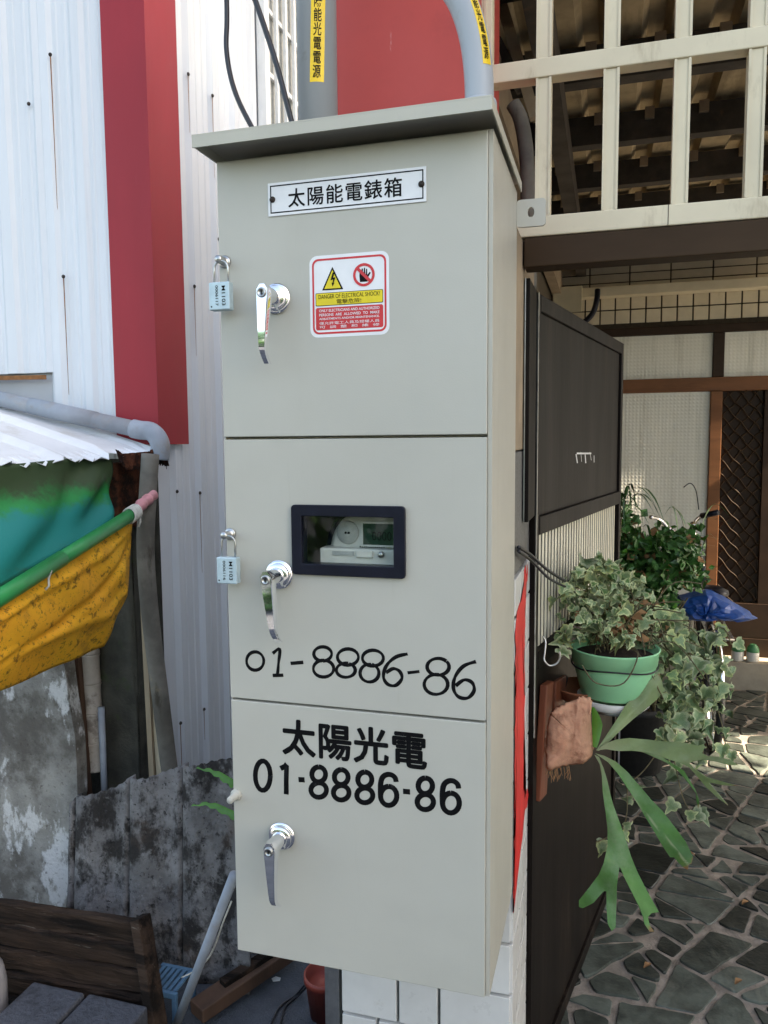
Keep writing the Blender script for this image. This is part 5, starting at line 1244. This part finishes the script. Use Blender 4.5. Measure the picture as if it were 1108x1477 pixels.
# dark bush behind, growing from a tall pot
bush = thing('leafy_bush', 'dark green bush with dry brown leaves behind the ivy', 'bush', (.75, 2.55, 0))
lathe('pot_wall', [(.001, 0), (.12, 0), (.16, .3), (.165, .3), (.165, .33), (.15, .33), (.14, .3), (.001, .29)], (.72, 2.62, 0), 'tyre', bush, 28)
bm = bmesh.new(); rb = random.Random(5)
def leafq(bm, p, sz, mi=0, asp=.45):
    d = V((rb.gauss(0, 1), rb.gauss(0, 1), rb.gauss(-.2, .8))).normalized(); s = d.orthogonal().normalized(); s = Matrix.Rotation(rb.uniform(0, 6.28), 3, d) @ s; n_ = d.cross(s)
    v = [bm.verts.new(p), bm.verts.new(p + d * sz * .45 + s * sz * asp + n_ * sz * .1), bm.verts.new(p + d * sz), bm.verts.new(p + d * sz * .45 - s * sz * asp + n_ * sz * .1), bm.verts.new(p + d * sz * .5 - n_ * sz * .06)]
    for a in ((0, 1, 4), (1, 2, 4), (2, 3, 4), (3, 0, 4)): bm.faces.new([v[k] for k in a]).material_index = mi
for _ in range(4000):
    t = rb.random(); px = 850 + 158 * t + rb.gauss(0, 6)
    tp = 752 - 14 * sin(t * 7) - 12 * sin(t * 19 + 1) + 55 * max(0, t - .75) ; py = tp + (900 - tp) * rb.random() ** .8
    if py > 842 and px > 972: continue
    leafq(bm, AD(px, py, rb.uniform(3.35, 3.85)), rb.uniform(.022, .06), 1 if rb.random() < .06 else (2 if rb.random() < .06 else 0))
o = bm_done('foliage', bm, ['leaf_bush', 'leaf_dry', 'leaf_bright'], bush); o['kind'] = 'stuff'
bm = bmesh.new()
for k in range(34):
    a = AD(rb.uniform(870, 1010), rb.uniform(790, 860), rb.uniform(3.4, 3.7)); h = rb.uniform(.08, .3); lx = rb.uniform(-.12, .14)
    pth = smooth_path([a, a + V((lx * .3, 0, h * .7)), a + V((lx * .8, rb.uniform(-.05, .05), h)), a + V((lx * 1.6, rb.uniform(-.05, .05), h * rb.uniform(.7, 1.0)))], 4)
    blade(bm, pth, widths([.003, .006, .005, .0005], len(pth), 1), .2)
bm_done('arching_blades', bm, 'leaf_bush', bush, True)
bm = bmesh.new()
for k in range(16): a = V((.75 + rb.uniform(-.08, .08), 2.55 + rb.uniform(-.08, .08), .29)); tube_bm(bm, smooth_path([a, a + V((rb.uniform(-.06, .06), 0, .25)), a + V((rb.uniform(-.22, .22), rb.uniform(-.1, .1), rb.uniform(.45, .8)))], 4), .004, 5)
bm_done('stems', bm, 'stem', bush)
# spider plant blades at the gate end
spd = thing('spider_plant', 'thin bladed plant hanging at the end of the gate leaf', 'plant', AD(898, 745, 2.75))
for k in range(22):
    a = AD(rb.uniform(888, 905), rb.uniform(720, 752), 2.78); ang = rb.uniform(-1.2, 1.6); l = rb.uniform(.05, .13)
    bm = bmesh.new(); pth = smooth_path([a, a + V((sin(ang) * l * .6, rb.uniform(-.05, .02), l * .6)), a + V((sin(ang) * l * 1.1, rb.uniform(-.08, .03), l * .35)), a + V((sin(ang) * l * 1.5, rb.uniform(-.1, .04), -l * .3))], 4)
    blade(bm, pth, widths([.002, .0045, .004, .0004], len(pth), 1), .25); bm_done('blade', bm, 'leaf_dark', spd, True)
tube('runner', smooth_path([AD(894, 780, 2.8), AD(896, 750, 2.78), AD(903, 722, 2.78)], 4), .003, 'stem', spd, 6)
# stray sprigs left of the cabinet
for (pts, lab) in (([(283, 1108), (303, 1112), (322, 1121), (338, 1132)], 'upper bright green leaf poking out behind the cabinet left edge'), ([(276, 1163), (297, 1160), (318, 1166), (340, 1178)], 'lower bright green wavy leaf poking out behind the cabinet left edge')):
    bm = bmesh.new(); pth = smooth_path([AY(a, b, .45) for a, b in pts], 5); n_ = len(pth)
    blade(bm, [p + V((0, 0, .002 * sin(i * 1.6))) for i, p in enumerate(pth)], [x + .0012 * sin(i * 1.9) for i, x in enumerate(widths([.0006, .004, .0075, .008], n_, 1))], .4, V((0, -.8, .6)))
    o = bm_done('leaf_sprig', bm, 'leaf_bright', None, True); tag(o, lab, 'leaf')

# ================================================================== BICYCLE, BAG, BOTTLES
bx, ry, fy = 1.10, 2.98, 3.80
bike = thing('bicycle', 'dark bicycle with chrome handlebar parked behind the plants', 'bicycle', (bx, 3.4, 0))
for y in (ry, fy):
    w = lathe('wheel', [(.262, -.012), (.27, -.014), (.274, 0), (.27, .014), (.262, .012), (.258, 0), (.262, -.012)], (bx, y, .30), 'dull_steel', bike, 40, 'X')
    lathe('tyre', [(.273, -.016), (.29, -.018), (.299, 0), (.29, .018), (.273, .016)], (bx, y, .30), 'tyre', w, 40, 'X')
    bm = bmesh.new()
    for k in range(20): a = 2 * pi * k / 20; tube_bm(bm, [V((bx + .02 * (-1) ** k, y + .015 * cos(a), .3 + .015 * sin(a))), V((bx, y + .264 * cos(a + .2), .3 + .264 * sin(a + .2)))], .0011, 4)
    bm_done('spokes', bm, 'dull_steel', w)
    lathe('hub', [(.001, -.035), (.016, -.035), (.016, .035), (.001, .035)], (bx, y, .30), 'dull_steel', w, 12, 'X')
bm = bmesh.new()
for p, q_ in (((bx, ry + .33, .33), (bx, ry + .2, .72)), ((bx, ry + .33, .33), (bx, fy - .22, .68)), ((bx, ry + .23, .62), (bx, fy - .25, .78)), ((bx, fy - .27, .84), (bx, fy - .2, .62)), ((bx - .03, ry, .3), (bx, ry + .33, .33)), ((bx + .03, ry, .3), (bx, ry + .33, .33)), ((bx - .03, ry, .3), (bx, ry + .22, .64)), ((bx + .03, ry, .3), (bx, ry + .22, .64))):
    tube_bm(bm, [V(p), V(q_)], .014, 10)
bm_done('frame', bm, 'bike_paint', bike, True)
bm = bmesh.new()
for s in (-1, 1): tube_bm(bm, smooth_path([(bx, fy - .2, .62), (bx + s * .04, fy - .16, .56), (bx + s * .045, fy - .04, .34), (bx + s * .045, fy, .3)], 4), .011, 8)
bm_done('fork', bm, 'chrome', bike, True)
hb = [AY(1018, 742, 3.45), AY(1004, 752, 3.5), AY(992, 772, 3.52), AY(985, 790, 3.53)]
sc_ = V((bx - .02, 3.535, 1.0)); 
tube('handlebar', smooth_path([AY(1020, 741, 3.44), AY(1006, 748, 3.48), AY(996, 766, 3.52), sc_ + V((-.03, 0, .02)), sc_ + V((-.14, 0, .03)), sc_ + V((-.22, -.02, .10)), sc_ + V((-.27, -.1, .12))], 5), .011, 'chrome', bike, 10)
tube('stem_post', [sc_ + V((-.06, 0, .03)), (bx, fy - .27, .84)], .012, 'chrome', bike, 10)
tube('grip', [AY(1012, 744, 3.46), AY(1036, 739, 3.40)], .016, 'black_plastic', bike, 12)
for px, py in ((984, 768), (1000, 757), (974, 776), (988, 777)): lathe('bell', [(.001, .02), (.014, .018), (.022, .006), (.023, 0), (.001, 0)], AY(px, py, 3.42), 'chrome', bike, 16)
tube('brake_cable', smooth_path([AY(1008, 735, 3.45), AY(1004, 708, 3.45), AY(996, 697, 3.45), AY(986, 703, 3.45)], 5), .003, 'cable', bike, 6)
lathe('saddle', [(.001, .03), (.05, .028), (.085, .01), (.09, -.01), (.06, -.03), (.001, -.03)], (bx, ry + .2, .76), 'black_plastic', bike, 20)
tube('seat_post', [(bx, ry + .2, .7), (bx, ry + .2, .75)], .013, 'chrome', bike, 10)
tube('fender', [V((bx, ry + .315 * cos(a), .3 + .315 * sin(a))) for a in [radians(20 + 8 * k) for k in range(20)]], .014, 'chrome', bike, 8)
tube('carrier', [(bx + .05, ry + .1, .63), (bx + .05, ry - .25, .62), (bx - .05, ry - .25, .62), (bx - .05, ry + .1, .63)], .006, 'dull_steel', bike, 8)
# blue cover draped over the saddle
bc = AY(1016, 879, ry - .05); P = []; rc_ = random.Random(8)
ol_ = [(-.15, .02), (-.13, .06), (-.06, .085), (.0, .10), (.05, .085), (.12, .045), (.2, .0), (.235, -.035), (.17, -.05), (.08, -.045), (.0, -.06), (-.1, -.05)]
for j in range(7):
    f = 1 - j / 6 * .98; row = []
    for i in range(25):
        k = (i / 24 * 12) % 12; q = int(k); a = ol_[q % 12]; b = ol_[(q + 1) % 12]; x = lerp(a[0], b[0], k - q) + .005; z = lerp(a[1], b[1], k - q) 
        cr = rc_.uniform(-.012, .012) if 0 < i < 24 else 0
        row.append(bc + V((x * 1.0 * f + cr * .4, -.11 * (1 - f * f) ** .5 + cr + .012 * abs(sin(x * 26)), z * 1.0 * f + cr * .3)))
    P.append(row)
Q = [[p + V((0, 2 * (bc.y - p.y) * .8 + .02, 0)) for p in r] for r in P]
vs = [p for r in P for p in r] + [p for r in Q for p in r]; n1 = 25; off = 7 * 25
fs = [(j * n1 + i, j * n1 + i + 1, (j + 1) * n1 + i + 1, (j + 1) * n1 + i) for j in range(6) for i in range(24)]
fs += [(off + a, off + d, off + c, off + b) for a, b, c, d in fs] + [(i, off + i, off + i + 1, i + 1) for i in range(24)]
o = pyd('bicycle_cover', vs, fs, 'blue_bag'); tag(o, 'crumpled bright blue plastic cover draped over the bicycle saddle', 'cover')
for px, lab in ((1064, 'green topped white bottle on the step, left of the pair'), (1086, 'green topped white bottle on the step, right of the pair')):
    c = AY(px, 940, 4.02); t = thing('bottle', lab, 'bottle', (c.x, 4.02, .18), 'green topped bottles on the step')
    lathe('bottle_body', [(.001, 0), (.034, 0), (.037, .006), (.037, .055), (.034, .06), (.001, .06)], (c.x, 4.02, .181), 'white_saucer', t, 18)
    lathe('green_top', [(.036, .0605), (.037, .064), (.033, .085), (.02, .103), (.012, .106), (.001, .106)], (c.x, 4.02, .181), 'green_bottle', t, 18)

# unseen small tree added right of the frame to dapple the courtyard light
tr = thing('dapple_tree', 'small unseen tree added right of the courtyard to dapple the sun', 'tree', (4.25, 2.36, 0))
tube('trunk', smooth_path([(4.25, 2.36, 0), (4.27, 2.34, .8), (4.22, 2.38, 1.5), (4.26, 2.36, 2.3)], 5), .04, 'stem', tr, 10, rads=[.05 - .0018 * i for i in range(16)])
for k in range(7):
    a = k * .9; tube('limb', smooth_path([(4.24, 2.36, 1.3 + k * .13), (4.24 + .2 * cos(a), 2.36 + .14 * sin(a), 1.65 + k * .14), (4.24 + .5 * cos(a), 2.36 + .3 * sin(a), 1.9 + k * .15)], 4), .014, 'stem', tr, 6)
bm = bmesh.new(); rb = random.Random(31)
for _ in range(130):
    u = V((rb.gauss(0, 1), rb.gauss(0, 1), rb.gauss(0, 1))).normalized() * rb.random() ** .4
    leafq(bm, V((4.24 + u.x * .6, 2.36 + u.y * .42, 2.25 + u.z * .75)), rb.uniform(.06, .12), 0)
o = bm_done('crown', bm, 'leaf_dark', tr); o['kind'] = 'stuff'

# clipped hedge on the other side of the lane, behind the camera (seen in the chrome handles)
hd = thing('hedge', 'dense green hedge along the opposite side of the lane', 'hedge', (0, -6.2, 0))
bm = bmesh.new(); rb = random.Random(77)
for _ in range(5200):
    leafq(bm, V((rb.uniform(-7, 4), rb.uniform(-6.6, -5.6), rb.uniform(.1, 2.6))), rb.uniform(.12, .26), 0)
o = bm_done('foliage', bm, 'leaf_bush', hd); o['kind'] = 'stuff'
for k in range(9): tube('stem', [(-6.5 + k * 1.25, -6.2, 0), (-6.45 + k * 1.25, -6.15, 1.6)], .03, 'stem', hd, 6)
# fallen leaves on the paving
rb = random.Random(12)
for k, (px, py) in enumerate(((1003, 1234), (1080, 1300), (940, 1390), (1060, 1420))):
    c = AZ(px, py, .02); bm = bmesh.new(); a = rb.uniform(0, 6); d = V((cos(a), sin(a), 0)); blade(bm, smooth_path([c, c + d * .018 + V((0, 0, .004)), c + d * .035], 3), widths([.001, .009, .0005], 7, 1), .5)
    o = bm_done('fallen_leaf', bm, 'leaf_dry', None, True); tag(o, ['reddish dry leaf on the paving by the fern frond tip', 'dry leaf on the paving near the right edge of the picture', 'dry leaf on the paving close to the gate leaf bottom', 'dry leaf on the paving at the lower right corner'][k], 'leaf', 'dry leaves on the paving')
